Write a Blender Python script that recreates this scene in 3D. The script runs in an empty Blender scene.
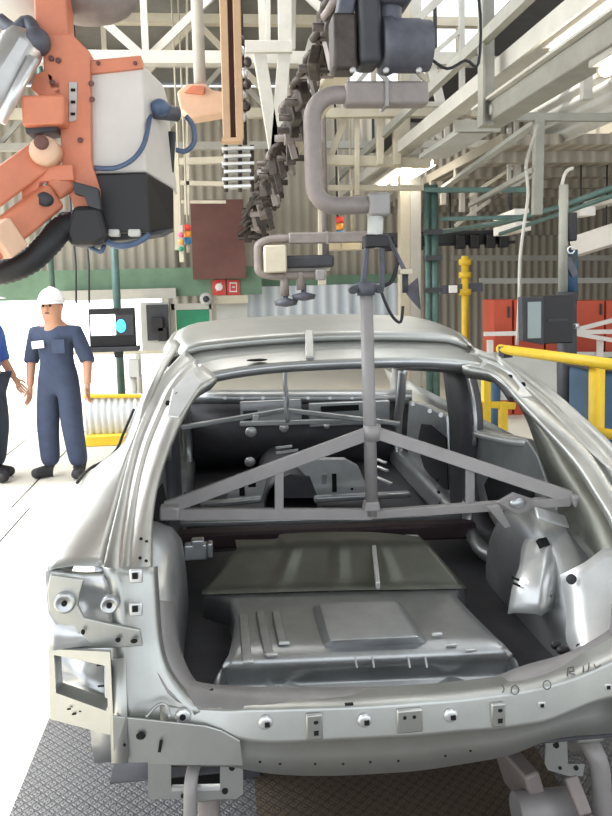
import bpy, bmesh, math, random
from mathutils import Vector, Matrix, Euler
random.seed(7)
S = bpy.context.scene
COL = S.collection
# ------------------------------------------------------------------ camera
FPX = 750.0
H = 1.7
YAW, PITCH, ROLL = math.radians(5.996), math.radians(5.5), math.radians(1.5)
DV = -50.88                                    # vertical lens shift in pixels
cF = Vector((math.sin(YAW)*math.cos(PITCH), math.cos(YAW)*math.cos(PITCH), -math.sin(PITCH)))
r0 = Vector((math.cos(YAW), -math.sin(YAW), 0)); u0 = r0.cross(cF)
cR = math.cos(ROLL)*r0 - math.sin(ROLL)*u0
cU = math.cos(ROLL)*u0 + math.sin(ROLL)*r0
cam = bpy.data.cameras.new('camera'); camo = bpy.data.objects.new('camera', cam); COL.objects.link(camo)
M = Matrix.Identity(4)
for i in range(3):
    M[i][0] = cR[i]; M[i][1] = cU[i]; M[i][2] = -cF[i]
M[2][3] = H
camo.matrix_world = M
cam.sensor_width = 36; cam.sensor_fit = 'AUTO'; cam.lens = FPX/816*36; cam.shift_y = DV/816
cam.clip_start = 0.05; cam.clip_end = 200
S.camera = camo
# ------------------------------------------------------------------ world, sun, exposure
S.view_settings.view_transform = 'Standard'; S.view_settings.look = 'None'
S.view_settings.gamma = 1; S.view_settings.use_curve_mapping = False
S.view_settings.exposure = 0.95
w = bpy.data.worlds.new('sky'); S.world = w; w.use_nodes = True
bg = w.node_tree.nodes['Background']
bg.inputs[0].default_value = (0.88, 0.94, 1.0, 1); bg.inputs[1].default_value = 1.05
sd = bpy.data.lights.new('sun', 'SUN'); sd.energy = 4.5; sd.angle = math.radians(4); sd.color = (1, .96, .88)
so = bpy.data.objects.new('sun', sd); COL.objects.link(so); so.location = (-6, 4, 9)
so.rotation_euler = Vector((0.78, 0.05, -0.95)).to_track_quat('-Z', 'Y').to_euler()

def area(name, loc, to, sx, sy, power, color=(1, 1, 1)):
    d = bpy.data.lights.new(name, 'AREA'); d.shape = 'RECTANGLE'; d.size = sx; d.size_y = sy; d.energy = power; d.color = color
    o = bpy.data.objects.new(name, d); COL.objects.link(o); o.location = loc
    o.rotation_euler = (Vector(to)-Vector(loc)).to_track_quat('-Z', 'Y').to_euler()
    return o
area('skylight_daylight', (-4.2, 6.0, 4.6), (-0.5, 5.0, 0.0), 7.0, 2.5, 330, (.95, .98, 1))

area('cabin_fill_light', (.5, 7.4, 5.6), (.5, 4.4, .4), 3.0, 2.0, 60, (1, .99, .97))  # unseen fill light added to brighten the cabin through the windscreen

# ------------------------------------------------------------------ pixel rays
def ray(u, v): return cF + cR*((u-306)/FPX) + cU*((408+DV-v)/FPX)
O = Vector((0, 0, H))
def A(u, v, Y): d = ray(u, v); return O + d*(Y/d.y)
def AX(u, v, X): d = ray(u, v); return O + d*(X/d.x)
def AZ(u, v, Z): d = ray(u, v); return O + d*((Z-H)/d.z)

# ------------------------------------------------------------------ materials
def lin(h):
    h = h.lstrip('#'); c = [int(h[i:i+2], 16)/255 for i in (0, 2, 4)]
    return tuple(x/12.92 if x <= .04045 else ((x+.055)/1.055)**2.4 for x in c)+(1,)
MATS = {}
def mat(name, col, rough=.55, metal=0.0, var=.12, scale=8, bump=0, bscale=60, emit=None, estr=0, coat=0):
    m = bpy.data.materials.new(name); m.use_nodes = True; nt = m.node_tree; b = nt.nodes['Principled BSDF']
    c = lin(col)
    tc = nt.nodes.new('ShaderNodeTexCoord'); n = nt.nodes.new('ShaderNodeTexNoise'); n.inputs['Scale'].default_value = scale
    n.inputs['Detail'].default_value = 5; n.inputs['Roughness'].default_value = .65
    nt.links.new(tc.outputs['Object'], n.inputs['Vector'])
    r = nt.nodes.new('ShaderNodeValToRGB'); r.color_ramp.elements[0].position = .3; r.color_ramp.elements[1].position = .7
    r.color_ramp.elements[0].color = tuple(max(0, x*(1-var)) for x in c[:3])+(1,)
    r.color_ramp.elements[1].color = tuple(min(1, x*(1+var)) for x in c[:3])+(1,)
    nt.links.new(n.outputs['Fac'], r.inputs['Fac']); nt.links.new(r.outputs['Color'], b.inputs['Base Color'])
    b.inputs['Roughness'].default_value = rough; b.inputs['Metallic'].default_value = metal
    if coat: b.inputs['Coat Weight'].default_value = coat
    if bump:
        n2 = nt.nodes.new('ShaderNodeTexNoise'); n2.inputs['Scale'].default_value = bscale
        nt.links.new(tc.outputs['Object'], n2.inputs['Vector'])
        bp = nt.nodes.new('ShaderNodeBump'); bp.inputs['Strength'].default_value = bump; bp.inputs['Distance'].default_value = .01
        nt.links.new(n2.outputs['Fac'], bp.inputs['Height']); nt.links.new(bp.outputs['Normal'], b.inputs['Normal'])
    if emit:
        b.inputs['Emission Color'].default_value = lin(emit); b.inputs['Emission Strength'].default_value = estr
    MATS[name] = m; return m
mat('galvanised_sheet', '#b3b4b0', .38, .80, .10, 5, .05, 14)
mat('galvanised_inner', '#b4b6b7', .34, .78, .16, 6, .06, 12)
mat('bright_zinc', '#d6d7d6', .32, .6, .10, 8, .05, 20)
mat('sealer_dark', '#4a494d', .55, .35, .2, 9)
mat('hole_black', '#08090b', .9, 0, .1)
mat('red_oxide_dark', '#3a2c30', .6, .3, .25, 12)
mat('fixture_grey', '#8f8b8a', .55, .25, .08, 10)
mat('hook_grey', '#857c78', .55, .2, .15, 10)
mat('orange_paint', '#c87a5c', .5, 0, .12, 6)
mat('white_cover', '#c9c3bd', .55, 0, .06, 4)
mat('black_plastic', '#171416', .5, 0, .2, 10)
mat('cable_black', '#17171b', .55, 0, .2, 20)
mat('cable_blue', '#4a5b76', .5, 0, .15, 20)
mat('cast_silver', '#b4b2b0', .35, .7, .12, 8)
mat('motor_grey', '#54555e', .6, .3, .25, 12)
mat('dull_zinc', '#8d8a8a', .5, .55, .12, 9)
mat('chain_steel', '#463f3b', .5, .55, .45, 14)
mat('white_steel', '#b9b6ad', .6, 0, .1, 4)
mat('cream_steel', '#bfb6a2', .6, 0, .1, 4)
mat('grey_green_steel', '#94938a', .6, .1, .12, 5)
mat('dark_steel', '#3b3c40', .6, .2, .2, 6)
mat('green_steel', '#4c6660', .45, .2, .2, 8)
mat('tan_steel', '#b89878', .6, 0, .12, 6)
mat('salmon_paint', '#d6b094', .55, 0, .1, 6)
mat('yellow_paint', '#e3bd2e', .5, 0, .1, 8)
mat('red_panel', '#b5492f', .6, 0, .12, 3)
mat('brick_red', '#6d4a45', .8, 0, .18, 2)
mat('green_band', '#6f8c74', .7, 0, .15, 3)
mat('green_door', '#2c8a66', .6, 0, .15, 3)
mat('wall_white', '#dfe3e6', .8, 0, .05, 1)
mat('wall_cream', '#cdbf9d', .8, 0, .08, 1)
mat('roof_deck', '#777570', .9, 0, .2, 1)
mat('sign_red', '#d8473f', .5, 0, .05)
mat('sign_white', '#f2efe9', .6, 0, .03)
mat('lamp_tube', '#ffffff', .4, 0, .0, 1, emit='#fff8ec', estr=9)
mat('screen_white', '#ffffff', .4, 0, 0, 1, emit='#f6fbff', estr=1.3)
mat('screen_cyan', '#48c8ff', .4, 0, 0, 1, emit='#35b8ff', estr=1.0)
mat('screen_grey', '#8d9a9b', .3, 0, .05, 1)
mat('beacon_red', '#e04438', .4, 0, 0); mat('beacon_amber', '#f09a33', .4, 0, 0); mat('beacon_blue', '#2c7fb5', .4, 0, 0); mat('beacon_pink', '#e05a86', .4, 0, 0)
mat('skin', '#b98a70', .6, 0, .06, 12)
mat('navy_cloth', '#39435a', .9, 0, .15, 12, .3, 30)
mat('blue_cloth', '#3f62b0', .9, 0, .15, 12, .3, 30)
mat('hat_white', '#f1f2f4', .35, 0, .02)
mat('boot_leather', '#2b2a2e', .6, 0, .15, 12)
mat('blue_bin', '#2b4d68', .5, 0, .1)
mat('marker_ink', '#5c5a58', .8, 0, .1)
mat('pale_grey_panel', '#b9b9b4', .7, 0, .08, 2)
mat('cream_window', '#eef3f6', .6, 0, .02, 1, emit='#f3f8ff', estr=1.2)

def nodes_of(name):
    m = bpy.data.materials.new(name); m.use_nodes = True; MATS[name] = m
    return m.node_tree, m.node_tree.nodes['Principled BSDF']
def tread(name, base, hi, rough, metal, dark_amt=.35, sc=1.0):
    # chequer plate: raised lozenges alternating in direction
    nt, b = nodes_of(name); N = nt.nodes.new; L = nt.links.new
    tc = N('ShaderNodeTexCoord'); 
    def layer(rot, off):
        m0 = N('ShaderNodeMapping'); m0.inputs['Rotation'].default_value = (0, 0, rot); L(tc.outputs['Object'], m0.inputs['Vector'])
        mp = N('ShaderNodeMapping'); mp.inputs['Location'].default_value = (off, off, 0); mp.inputs['Scale'].default_value = (17*sc, 42*sc, 1)
        L(m0.outputs['Vector'], mp.inputs['Vector'])
        v = N('ShaderNodeTexVoronoi'); v.inputs['Scale'].default_value = 1; v.inputs['Randomness'].default_value = 0; v.voronoi_dimensions = '2D'
        L(mp.outputs['Vector'], v.inputs['Vector'])
        r = N('ShaderNodeValToRGB'); r.color_ramp.elements[0].position = .22; r.color_ramp.elements[0].color = (1, 1, 1, 1)
        r.color_ramp.elements[1].position = .4; r.color_ramp.elements[1].color = (0, 0, 0, 1)
        L(v.outputs['Distance'], r.inputs['Fac']); return r
    a = layer(.785, 0); c = layer(-.785, .5)
    mx = N('ShaderNodeMath'); mx.operation = 'MAXIMUM'; L(a.outputs['Color'], mx.inputs[0]); L(c.outputs['Color'], mx.inputs[1])
    n = N('ShaderNodeTexNoise'); n.inputs['Scale'].default_value = 2.2; n.inputs['Detail'].default_value = 6; L(tc.outputs['Object'], n.inputs['Vector'])
    mixn = N('ShaderNodeMixRGB'); mixn.inputs[1].default_value = lin(base); mixn.inputs[2].default_value = tuple(x*(1-dark_amt) for x in lin(base)[:3])+(1,)
    L(n.outputs['Fac'], mixn.inputs[0])
    mix = N('ShaderNodeMixRGB'); mix.inputs[2].default_value = lin(hi); L(mixn.outputs[0], mix.inputs[1])
    sc2 = N('ShaderNodeMath'); sc2.operation = 'MULTIPLY'; sc2.inputs[1].default_value = .6; L(mx.outputs[0], sc2.inputs[0]); L(sc2.outputs[0], mix.inputs[0])
    L(mix.outputs[0], b.inputs['Base Color'])
    bp = N('ShaderNodeBump'); bp.inputs['Strength'].default_value = .5; bp.inputs['Distance'].default_value = .004; L(mx.outputs[0], bp.inputs['Height']); L(bp.outputs[0], b.inputs['Normal'])
    b.inputs['Roughness'].default_value = rough; b.inputs['Metallic'].default_value = metal
tread('chequer_plate', '#5d5d60', '#858484', .5, .35, .35, 1.9)
tread('floor_plate', '#d9d2c2', '#e6e0d2', .6, 0, .12, 1.9)
tread('rusty_mesh', '#4c4136', '#6a5b48', .75, .1, .35, 1.9)
def corrugated(name, c1, c2, per_m, axis='X'):
    nt, b = nodes_of(name); N = nt.nodes.new; L = nt.links.new
    tc = N('ShaderNodeTexCoord'); wv = N('ShaderNodeTexWave'); wv.bands_direction = axis; wv.inputs['Scale'].default_value = per_m*.314
    L(tc.outputs['Object'], wv.inputs['Vector'])
    r = N('ShaderNodeValToRGB'); r.color_ramp.elements[0].color = lin(c1); r.color_ramp.elements[1].color = lin(c2); L(wv.outputs['Fac'], r.inputs['Fac'])
    L(r.outputs['Color'], b.inputs['Base Color']); b.inputs['Roughness'].default_value = .7
    bp = N('ShaderNodeBump'); bp.inputs['Distance'].default_value = .05; bp.inputs['Strength'].default_value = .7; L(wv.outputs['Fac'], bp.inputs['Height']); L(bp.outputs[0], b.inputs['Normal'])
mat('olive_steel_dark_reflect', '#6d6e66', .42, .8, .12, 8)  # the ramp's reflection of dark surroundings is put into this olive colour
mat('charcoal_cloth', '#343b4a', .9, 0, .15, 12, .3, 30)
corrugated('corrugated_cream', '#a8a091', '#b9b1a1', 5)
corrugated('corrugated_white', '#c3ccd4', '#eaf0f4', 4)
corrugated('corrugated_grey', '#8f887c', '#a59e90', 6)
corrugated('corrugated_roof_sheet', '#c4c6be', '#eceee6', 6, 'Y')

# ------------------------------------------------------------------ mesh builder
class MB:
    def __init__(s): s.bm = bmesh.new(); s.mi = 0
    def f(s, vs, sm=False):
        try: fc = s.bm.faces.new(vs)
        except ValueError: return None
        fc.material_index = s.mi; fc.smooth = sm; return fc
    def v(s, p): return s.bm.verts.new(p)
    def box(s, c, d, rot=None, bev=0):
        c = Vector(c); R = rot if rot is not None else Matrix.Identity(3)
        vs = [s.v(c + R @ Vector((x*d[0]/2, y*d[1]/2, z*d[2]/2))) for x in (-1, 1) for y in (-1, 1) for z in (-1, 1)]
        fs = [s.f([vs[i] for i in q]) for q in ((0, 1, 3, 2), (4, 6, 7, 5), (0, 4, 5, 1), (2, 3, 7, 6), (0, 2, 6, 4), (1, 5, 7, 3))]
        if bev:
            es = list({e for fc in fs for e in fc.edges})
            r = bmesh.ops.bevel(s.bm, geom=es, offset=bev, segments=2, affect='EDGES', profile=.5)
            for fc in r['faces']: fc.material_index = s.mi; fc.smooth = True
        return s
    def bar(s, p, q, w, h, up=(0, 0, 1), bev=0):
        p, q = Vector(p), Vector(q); d = q-p; L = d.length
        z = d.normalized(); upv = Vector(up)
        if abs(z.dot(upv)) > .97: upv = Vector((0, 1, 0))
        x = upv.cross(z).normalized(); y = z.cross(x)
        R = Matrix((x, y, z)).transposed()
        return s.box((p+q)/2, (w, h, L), R, bev)
    def tube(s, pts, r, n=10, closed=False, cap=True):
        pts = [Vector(p) for p in pts]; rr = r if isinstance(r, (list, tuple)) else [r]*len(pts)
        rings = []; prev = None; N = len(pts)
        for i, p in enumerate(pts):
            if closed: t = (pts[(i+1) % N]-pts[i-1]).normalized()
            else: t = (pts[min(i+1, N-1)]-pts[max(i-1, 0)]).normalized()
            if prev is None:
                a = Vector((0, 0, 1)) if abs(t.z) < .9 else Vector((0, 1, 0))
                x = a.cross(t).normalized()
            else: x = (prev - t*prev.dot(t)).normalized()
            prev = x; y = t.cross(x)
            rings.append([s.v(p + (x*math.cos(2*math.pi*k/n)+y*math.sin(2*math.pi*k/n))*rr[i]) for k in range(n)])
        for i in range(N if closed else N-1):
            a, b = rings[i], rings[(i+1) % N]
            for k in range(n): s.f([a[k], a[(k+1) % n], b[(k+1) % n], b[k]], True)
        if cap and not closed:
            s.f(rings[0][::-1]); s.f(rings[-1])
        return s
    def cyl(s, p, q, r, n=16, r2=None): return s.tube([p, q], [r, r if r2 is None else r2], n)
    def grid(s, rows, sm=True, closed=False):
        vs = [[s.v(p) for p in r] for r in rows]
        for i in range(len(vs)-1):
            for j in range(len(vs[i])-1): s.f([vs[i][j], vs[i][j+1], vs[i+1][j+1], vs[i+1][j]], sm)
        return s
    def prism(s, out, ext, sm=False):
        ext = Vector(ext); a = [s.v(Vector(p)) for p in out]; b = [s.v(Vector(p)+ext) for p in out]; n = len(a)
        e1 = [s.bm.edges.new((a[i], a[(i+1) % n])) for i in range(n)]
        for q in (a, b):
            fc = s.f(q if q is b else q[::-1])
        for i in range(n): s.f([a[i], a[(i+1) % n], b[(i+1) % n], b[i]], sm)
        return s
    def lathe(s, prof, c, n=20, axis='Z', sm=True):
        c = Vector(c); rings = []
        for r, z in prof:
            ring = []
            for k in range(n):
                t = 2*math.pi*k/n
                l = Vector((r*math.cos(t), r*math.sin(t), z))
                if axis == 'Y': l = Vector((l.x, l.z, l.y))
                if axis == 'X': l = Vector((l.z, l.x, l.y))
                ring.append(s.v(c+l))
            rings.append(ring)
        for a, b in zip(rings, rings[1:]):
            for k in range(n): s.f([a[k], a[(k+1) % n], b[(k+1) % n], b[k]], sm)
        s.f(rings[0][::-1]); s.f(rings[-1]); return s
    def blob(s, c, r, rot=None, nu=16, nv=10):
        c = Vector(c); R = rot or Matrix.Identity(3); rows = []
        for i in range(nv+1):
            t = math.pi*i/nv
            rows.append([c + R @ Vector((r[0]*math.sin(t)*math.cos(2*math.pi*k/nu), r[1]*math.sin(t)*math.sin(2*math.pi*k/nu), r[2]*math.cos(t))) for k in range(nu+1)])
        s.grid(rows); bmesh.ops.remove_doubles(s.bm, verts=s.bm.verts, dist=1e-5); return s
    def build(s, name, m, parent=None, thick=0, bevel=0, subd=0, sub2=None, base=None):
        bmesh.ops.remove_doubles(s.bm, verts=s.bm.verts, dist=1e-6)
        bmesh.ops.recalc_face_normals(s.bm, faces=s.bm.faces)
        me = bpy.data.meshes.new(name)
        off = Vector((0, 0, 0))
        if parent is not None:
            p = parent
            while p is not None: off += p.location; p = p.parent
        else:
            cs = [v.co for v in s.bm.verts]
            off = Vector(((min(c.x for c in cs)+max(c.x for c in cs))/2, (min(c.y for c in cs)+max(c.y for c in cs))/2, min(c.z for c in cs))) if base is None else Vector(base)
        for v in s.bm.verts: v.co -= off
        s.bm.to_mesh(me); s.bm.free()
        ms = m if isinstance(m, (list, tuple)) else [m]
        for q in ms: me.materials.append(MATS[q])
        o = bpy.data.objects.new(name, me); COL.objects.link(o)
        if parent is not None: o.parent = parent
        else: o.location = off
        if thick:
            md = o.modifiers.new('t', 'SOLIDIFY'); md.thickness = thick; md.offset = 0
        if bevel:
            md = o.modifiers.new('b', 'BEVEL'); md.width = bevel; md.segments = 2; md.limit_method = 'ANGLE'
        if subd:
            md = o.modifiers.new('s', 'SUBSURF'); md.levels = subd; md.render_levels = subd
        return o

def tag(o, label=None, cat=None, group=None, kind=None):
    if label: o['label'] = label
    if cat: o['category'] = cat
    if group: o['group'] = group
    if kind: o['kind'] = kind
    return o
def thing(name, loc, label, cat, group=None):
    o = bpy.data.objects.new(name, None); COL.objects.link(o); o.location = loc; o.empty_display_size = .1
    return tag(o, label, cat, group)
def struct(o): o['kind'] = 'structure'; return o
def copy_tree(o, parent=None):
    c = o.copy(); COL.objects.link(c); c.parent = parent
    for ch in list(o.children): copy_tree(ch, c)
    return c
def bake(o):
    dg = bpy.context.evaluated_depsgraph_get(); dg.update()
    me = bpy.data.meshes.new_from_object(o.evaluated_get(dg)); o.modifiers.clear(); o.data = me; return o
def cut(o, mb):
    c = mb.build('cutter', 'hole_black', None)
    md = o.modifiers.new('x', 'BOOLEAN'); md.object = c; md.solver = 'EXACT'; md.operation = 'DIFFERENCE'
    bpy.context.view_layer.update(); bake(o)
    me = c.data; bpy.data.objects.remove(c); bpy.data.meshes.remove(me); return o
def arc(c, r, a0, a1, n, ax=(1, 0, 0), ay=(0, 0, 1)):
    c = Vector(c); ax = Vector(ax); ay = Vector(ay)
    return [c + ax*(r*math.cos(a0+(a1-a0)*i/n)) + ay*(r*math.sin(a0+(a1-a0)*i/n)) for i in range(n+1)]
def smooth_pts(P, n=4):
    # Catmull-Rom resample
    P = [Vector(p) for p in P]; out = []
    for i in range(len(P)-1):
        p0 = P[max(i-1, 0)]; p1 = P[i]; p2 = P[i+1]; p3 = P[min(i+2, len(P)-1)]
        for k in range(n):
            t = k/n
            out.append(.5*((2*p1)+(p2-p0)*t+(2*p0-5*p1+4*p2-p3)*t*t+(3*p1-p0-3*p2+p3)*t**3))
    out.append(P[-1]); return out
# ------------------------------------------------------------------ setting
def pbox(u0, v0, u1, v1, Y, depth, mb=None):
    a, b = A(u0, v0, Y), A(u1, v1, Y)
    mb = mb or MB()
    return mb.box(((a.x+b.x)/2, Y+depth/2, (a.z+b.z)/2), (abs(b.x-a.x), depth, abs(a.z-b.z)))
def sbox(name, m, c, d):
    return struct(MB().box(c, d).build(name, m))
BY = 16.0
sbox('floor', 'floor_plate', (1.5, 7.5, -.05), (21, 19, .1))
o = sbox('floor_strip_left', 'chequer_plate', (-.36, 1.2, .003), (.80, 7.0, .006))
sbox('floor_strip_centre', 'rusty_mesh', (.55, 1.2, .003), (1.02, 7.0, .006))
sbox('floor_strip_right', 'chequer_plate', (1.4, 1.2, .003), (.68, 7.0, .006))
# plate joints of the walkway
mb = MB()
for p, q in (((-8, 6.05, .001), (-.8, 6.05, .001)), ((-2.35, 5.0, .001), (-2.35, 10.0, .001)), ((-1.75, 6.05, .001), (-1.75, 14.0, .001)), ((-1.6, -1, .001), (-1.6, 6.0, .001))):
    mb.bar(p, q, .014, .002)
struct(mb.build('floor_joint', 'dark_steel'))
sbox('wall_back', 'corrugated_cream', (1.5, BY+.15, 2.9), (21, .3, 5.8))
sbox('wall_right', 'corrugated_grey', (12.1, 9, 2.9), (.2, 14, 5.8))
# roof deck: strips with a skylight gap
sbox('ceiling', 'roof_deck', (-2.2, 12.3, 6.0), (8.4, 8.2, .12))
sbox('ceiling_right', 'roof_deck', (8.4, 12.3, 6.0), (7.6, 8.2, .12))
# back wall dressing
def wallpiece(name, m, u0, v0, u1, v1, Y, d, kind='structure', **k):
    o = pbox(u0, v0, u1, v1, Y, d).build(name, m)
    if kind: o['kind'] = kind
    else: tag(o, **k)
    return o
wallpiece('window_1', 'cream_window', -60, 296, 166, 396, 15.2, .06)
wallpiece('trim_1', 'green_band', -90, 274, 262, 294, 14.9, .25)
wallpiece('trim_2', 'green_band', 262, 277, 420, 287, 15.6, .2)
wallpiece('wall_lower', 'corrugated_white', -60, 396, 175, 447, 15.0, .1)
wallpiece('wall_panel_white', 'corrugated_white', 246, 287, 412, 335, 15.5, .08)
wallpiece('wall_panel_brick', 'brick_red', 190, 200, 246, 278, 14.6, .5)
wallpiece('wall_panel_cream', 'corrugated_cream', -90, 238, 176, 275, 15.4, .1)
wallpiece('wall_panel_grey', 'corrugated_grey', 412, 238, 720, 345, 15.5, .1)
wallpiece('wall_panel_taupe', 'corrugated_grey', 425, 60, 760, 238, 15.55, .08)
wallpiece('trim_4', 'white_steel', 60, 291, 176, 298, 14.7, .15)
wallpiece('trim_5', 'cream_steel', 213, 296, 248, 303, 14.4, .1)
wallpiece('wall_panel_shutter', 'pale_grey_panel', 216, 303, 248, 335, 14.6, .1)
# mezzanine deck over the right aisle
sbox('ceiling_mezzanine', 'corrugated_grey', (6.8, 12.2, 3.3), (7.2, 7.4, .12))
mb = MB()
for i in range(6): mb.box((6.8, 9.0+i*1.25, 3.18), (7.2, .1, .14))
struct(mb.build('trim_6', 'corrugated_grey'))

# green door with white frame at the far wall
d = struct(thing('door_1', A(192, 340, 14.7), None, None))
pbox(176, 310, 210, 345, 14.72, .05).build('door_leaf', 'green_door', d)
mb = MB(); pbox(171, 304, 176, 345, 14.68, .1, mb); pbox(209, 304, 213, 345, 14.68, .1, mb); pbox(171, 304, 213, 309, 14.68, .1, mb)
mb.build('door_frame', 'white_steel', d)
# dark machine cabinet left of the door
t = thing('machine_cabinet', A(156, 360, 14.4), 'dark grey machine cabinet with black boxes beside the green door', 'cabinet')
pbox(140, 303, 171, 352, 14.5, .3).build('cabinet_body', 'pale_grey_panel', t)
pbox(146, 305, 169, 340, 14.42, .08).build('door', 'dark_steel', t)
pbox(151, 318, 163, 331, 14.3, .12).build('control_panel', 'black_plastic', t)
pbox(158, 328, 167, 341, 14.3, .12).build('control_panel', 'black_plastic', t)
# pale round camera-like unit above the door, conveyor piece
t = thing('ventilation_fan', A(206, 304, 14.2), 'small grey fan unit above right corner of the green door', 'fan')
a = A(206, 299, 14.2); MB().lathe([(.02, 0), (.12, 0), (.12, .16), (.02, .16)], a, 18, 'Y').build('fan_housing', 'pale_grey_panel', t)
MB().lathe([(.01, 0), (.06, 0), (.06, .03), (.01, .03)], a+Vector((0, -.03, 0)), 14, 'Y').build('fan_hub', 'dark_steel', t)
for k, (u0, u1, lab) in enumerate(((212, 226, 'red square safety sign hanging left of its twin on the green beam'), (227, 240, 'red safety sign with white square mark, right one of the green beam pair'))):
    t = thing('safety_sign', A((u0+u1)/2, 295, 14.85), lab, 'sign')
    pbox(u0, 280, u1, 295, 14.85, .05).build('sign_board', 'sign_red', t)
    mb = MB()
    if k == 0:
        a = A(219, 287, 14.84); mb.lathe([(.05, 0), (.075, 0), (.075, .012), (.05, .012)], a, 16, 'Y'); mb.bar(a+Vector((-.05, -.005, -.09)), a+Vector((.05, -.005, .09)), .02, .012)
    else:
        for p, q in (((229.5, 283), (237, 283)), ((229.5, 291.5), (237, 291.5)), ((230, 283), (230, 291.5)), ((236.5, 283), (236.5, 291.5)), ((232, 287), (235, 287))):
            mb.bar(A(*p, 14.835), A(*q, 14.835), .014, .022)
    mb.build('pictogram', 'sign_white', t)
# stack lights
def stack(u, v, Y, s, cols, lab):
    a = A(u, v, Y); t = thing('stack_light', a, lab, 'signal light')
    n = len(cols)
    for i, c in enumerate(cols):
        z = (i+.5)*s
        MB().lathe([(.01, -s*.46), (s*.55, -s*.46), (s*.55, s*.4), (.01, s*.46)], a+Vector((0, 0, z)), 16).build('beacon', c, t)
    MB().cyl(a+Vector((0, 0, -s*1.3)), a, s*.25).build('stem', 'cream_steel', t)
    MB().cyl(a+Vector((0, .03, n*s-.02)), (a.x, a.y+.03, 5.95), .012, 6).build('hanger_rod', 'cream_steel', t)
    return t
stack(188, 244, 10, .085, ['beacon_blue', 'beacon_amber', 'beacon_red'], 'red amber blue stack light on a bracket beside the brick panel')
stack(340, 237, 12, .11, ['beacon_blue', 'beacon_amber', 'beacon_red'], 'amber and blue stack light on the cream cabinet inside the hook')
sgl = thing('signal_panel', A(181, 250, 9.9), 'thin pale signal bracket with coloured dots left of the stack light', 'bracket')
pbox(178, 225, 184, 262, 9.9, .05).build('plate', 'cream_steel', sgl); a = A(181, 226, 9.93); MB().cyl(a, (a.x, 9.93, 5.95), .012, 6).build('hanger_rod', 'cream_steel', sgl)
for v, c in ((235, 'beacon_pink'), (242, 'beacon_amber'), (249, 'green_door')):
    MB().lathe([(.005, 0), (.035, 0), (.03, -.03), (.005, -.035)], A(181, v, 9.88), 12, 'Y').build('dot_lamp', c, sgl)
t = thing('junction_cabinet', A(345, 260, 12.2), 'cream electrical cabinet under the amber stack light', 'cabinet')
pbox(320, 238, 362, 250, 12.1, .18).build('cabinet_body', 'cream_steel', t)
a = A(352, 239, 12.25); MB().cyl(a, (a.x, 12.25, 5.95), .02, 6).build('hanger_rod', 'cream_steel', t)
pbox(322, 240, 340, 249, 12.07, .03).build('door', 'wall_cream', t)
pbox(342, 240, 360, 249, 12.07, .03).build('door', 'wall_cream', t)

# left: poles, monitor, railing
t = thing('support_pole', A(121, 445, 8.6), 'tall dark steel pole carrying the monitor', 'pole')
a0 = AZ(121, 448, 0); Yp = a0.y
Yp = 8.8
b = A(124, 442, Yp); MB().cyl((b.x, Yp, 0), (b.x, Yp, 3.3), .045).build('pole_tube', 'green_steel', t)
MB().box((b.x, Yp, .01), (.24, .24, .02)).build('base_plate', 'dark_steel', t)
PX = b.x
t = thing('monitor', A(112, 350, 8.6), 'flat black monitor with white and cyan screen on its shelf', 'monitor')
a, b = A(88, 309, 8.6), A(136, 346, 8.6)
MB().box(((a.x+b.x)/2, 8.64, (a.z+b.z)/2), (b.x-a.x, .08, a.z-b.z), bev=.01).build('monitor_case', 'black_plastic', t)
pbox(90, 315, 116, 335, 8.592, .01).build('screen_window', 'screen_white', t)
pbox(116, 315, 134, 335, 8.592, .01).build('screen_backdrop', 'dark_steel', t)
c = A(121, 326, 8.588); MB().blob(c, (.055, .006, .075)).build('screen_glow_patch', 'screen_cyan', t)
MB().box((A(112, 347, 8.7).x, 8.64, A(112, 346.6, 8.6).z), (.18, .06, .026)).build('monitor_stand', 'black_plastic', t)
t = thing('monitor_shelf', A(112, 351, 8.7), 'thin dark shelf bracket under the monitor on the pole', 'shelf')
pbox(86, 348.5, 138, 351, 8.5, .24).build('shelf_board', 'dark_steel', t)
MB().box((PX, 8.735, A(112, 351, 8.7).z-.03), (.1, .03, .1)).build('clamp', 'dark_steel', t)
t = thing('hanging_rod', A(54, 300, 9.6), 'thin grey vertical rod hanging behind the hard hat worker', 'rod')
b = A(53, 300, 9.6); MB().cyl((b.x, 9.6, 1.5), (b.x, 9.6, 5.95), .035).build('rod_tube', 'green_steel', t)
for i, (u, lab) in enumerate(((76, 'thin cable drop left of the monitor nearest the worker'), (89, 'thin cable drop directly above the monitor left corner'))):
    b = A(u, 300, 9.2); tag(MB().tube([(b.x, 9.2, 1.55), (b.x+.02, 9.2, 2.0), (b.x-.01, 9.2, 3.0), (b.x, 9.2, 5.95)], .012, 6).build('cable_drop', 'dark_steel'), lab, 'cable')
t = thing('guard_rail', A(110, 440, 11), 'cream and yellow guard railing behind the monitor pole', 'railing')
a, b = A(60, 353, 11), A(176, 352, 11)
MB().bar(a, b, .05, .05).build('rail', 'cream_steel', t)
for u in (62, 138, 172):
    p = A(u, 353, 11); MB().cyl((p.x, 11, 0), (p.x, 11, p.z), .04).build('post', 'white_steel', t)
# small white hand-wash unit behind monitor pole
t = thing('drinking_fountain', A(133, 400, 10.6), 'small grey box unit behind the monitor pole', 'box')
pbox(128, 360, 139, 377, 10.6, .2).build('unit_body', 'pale_grey_panel', t)
p = A(133, 377, 10.7); MB().cyl((p.x, 10.7, 0), (p.x, 10.7, p.z), .05).build('pedestal', 'white_steel', t)

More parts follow.
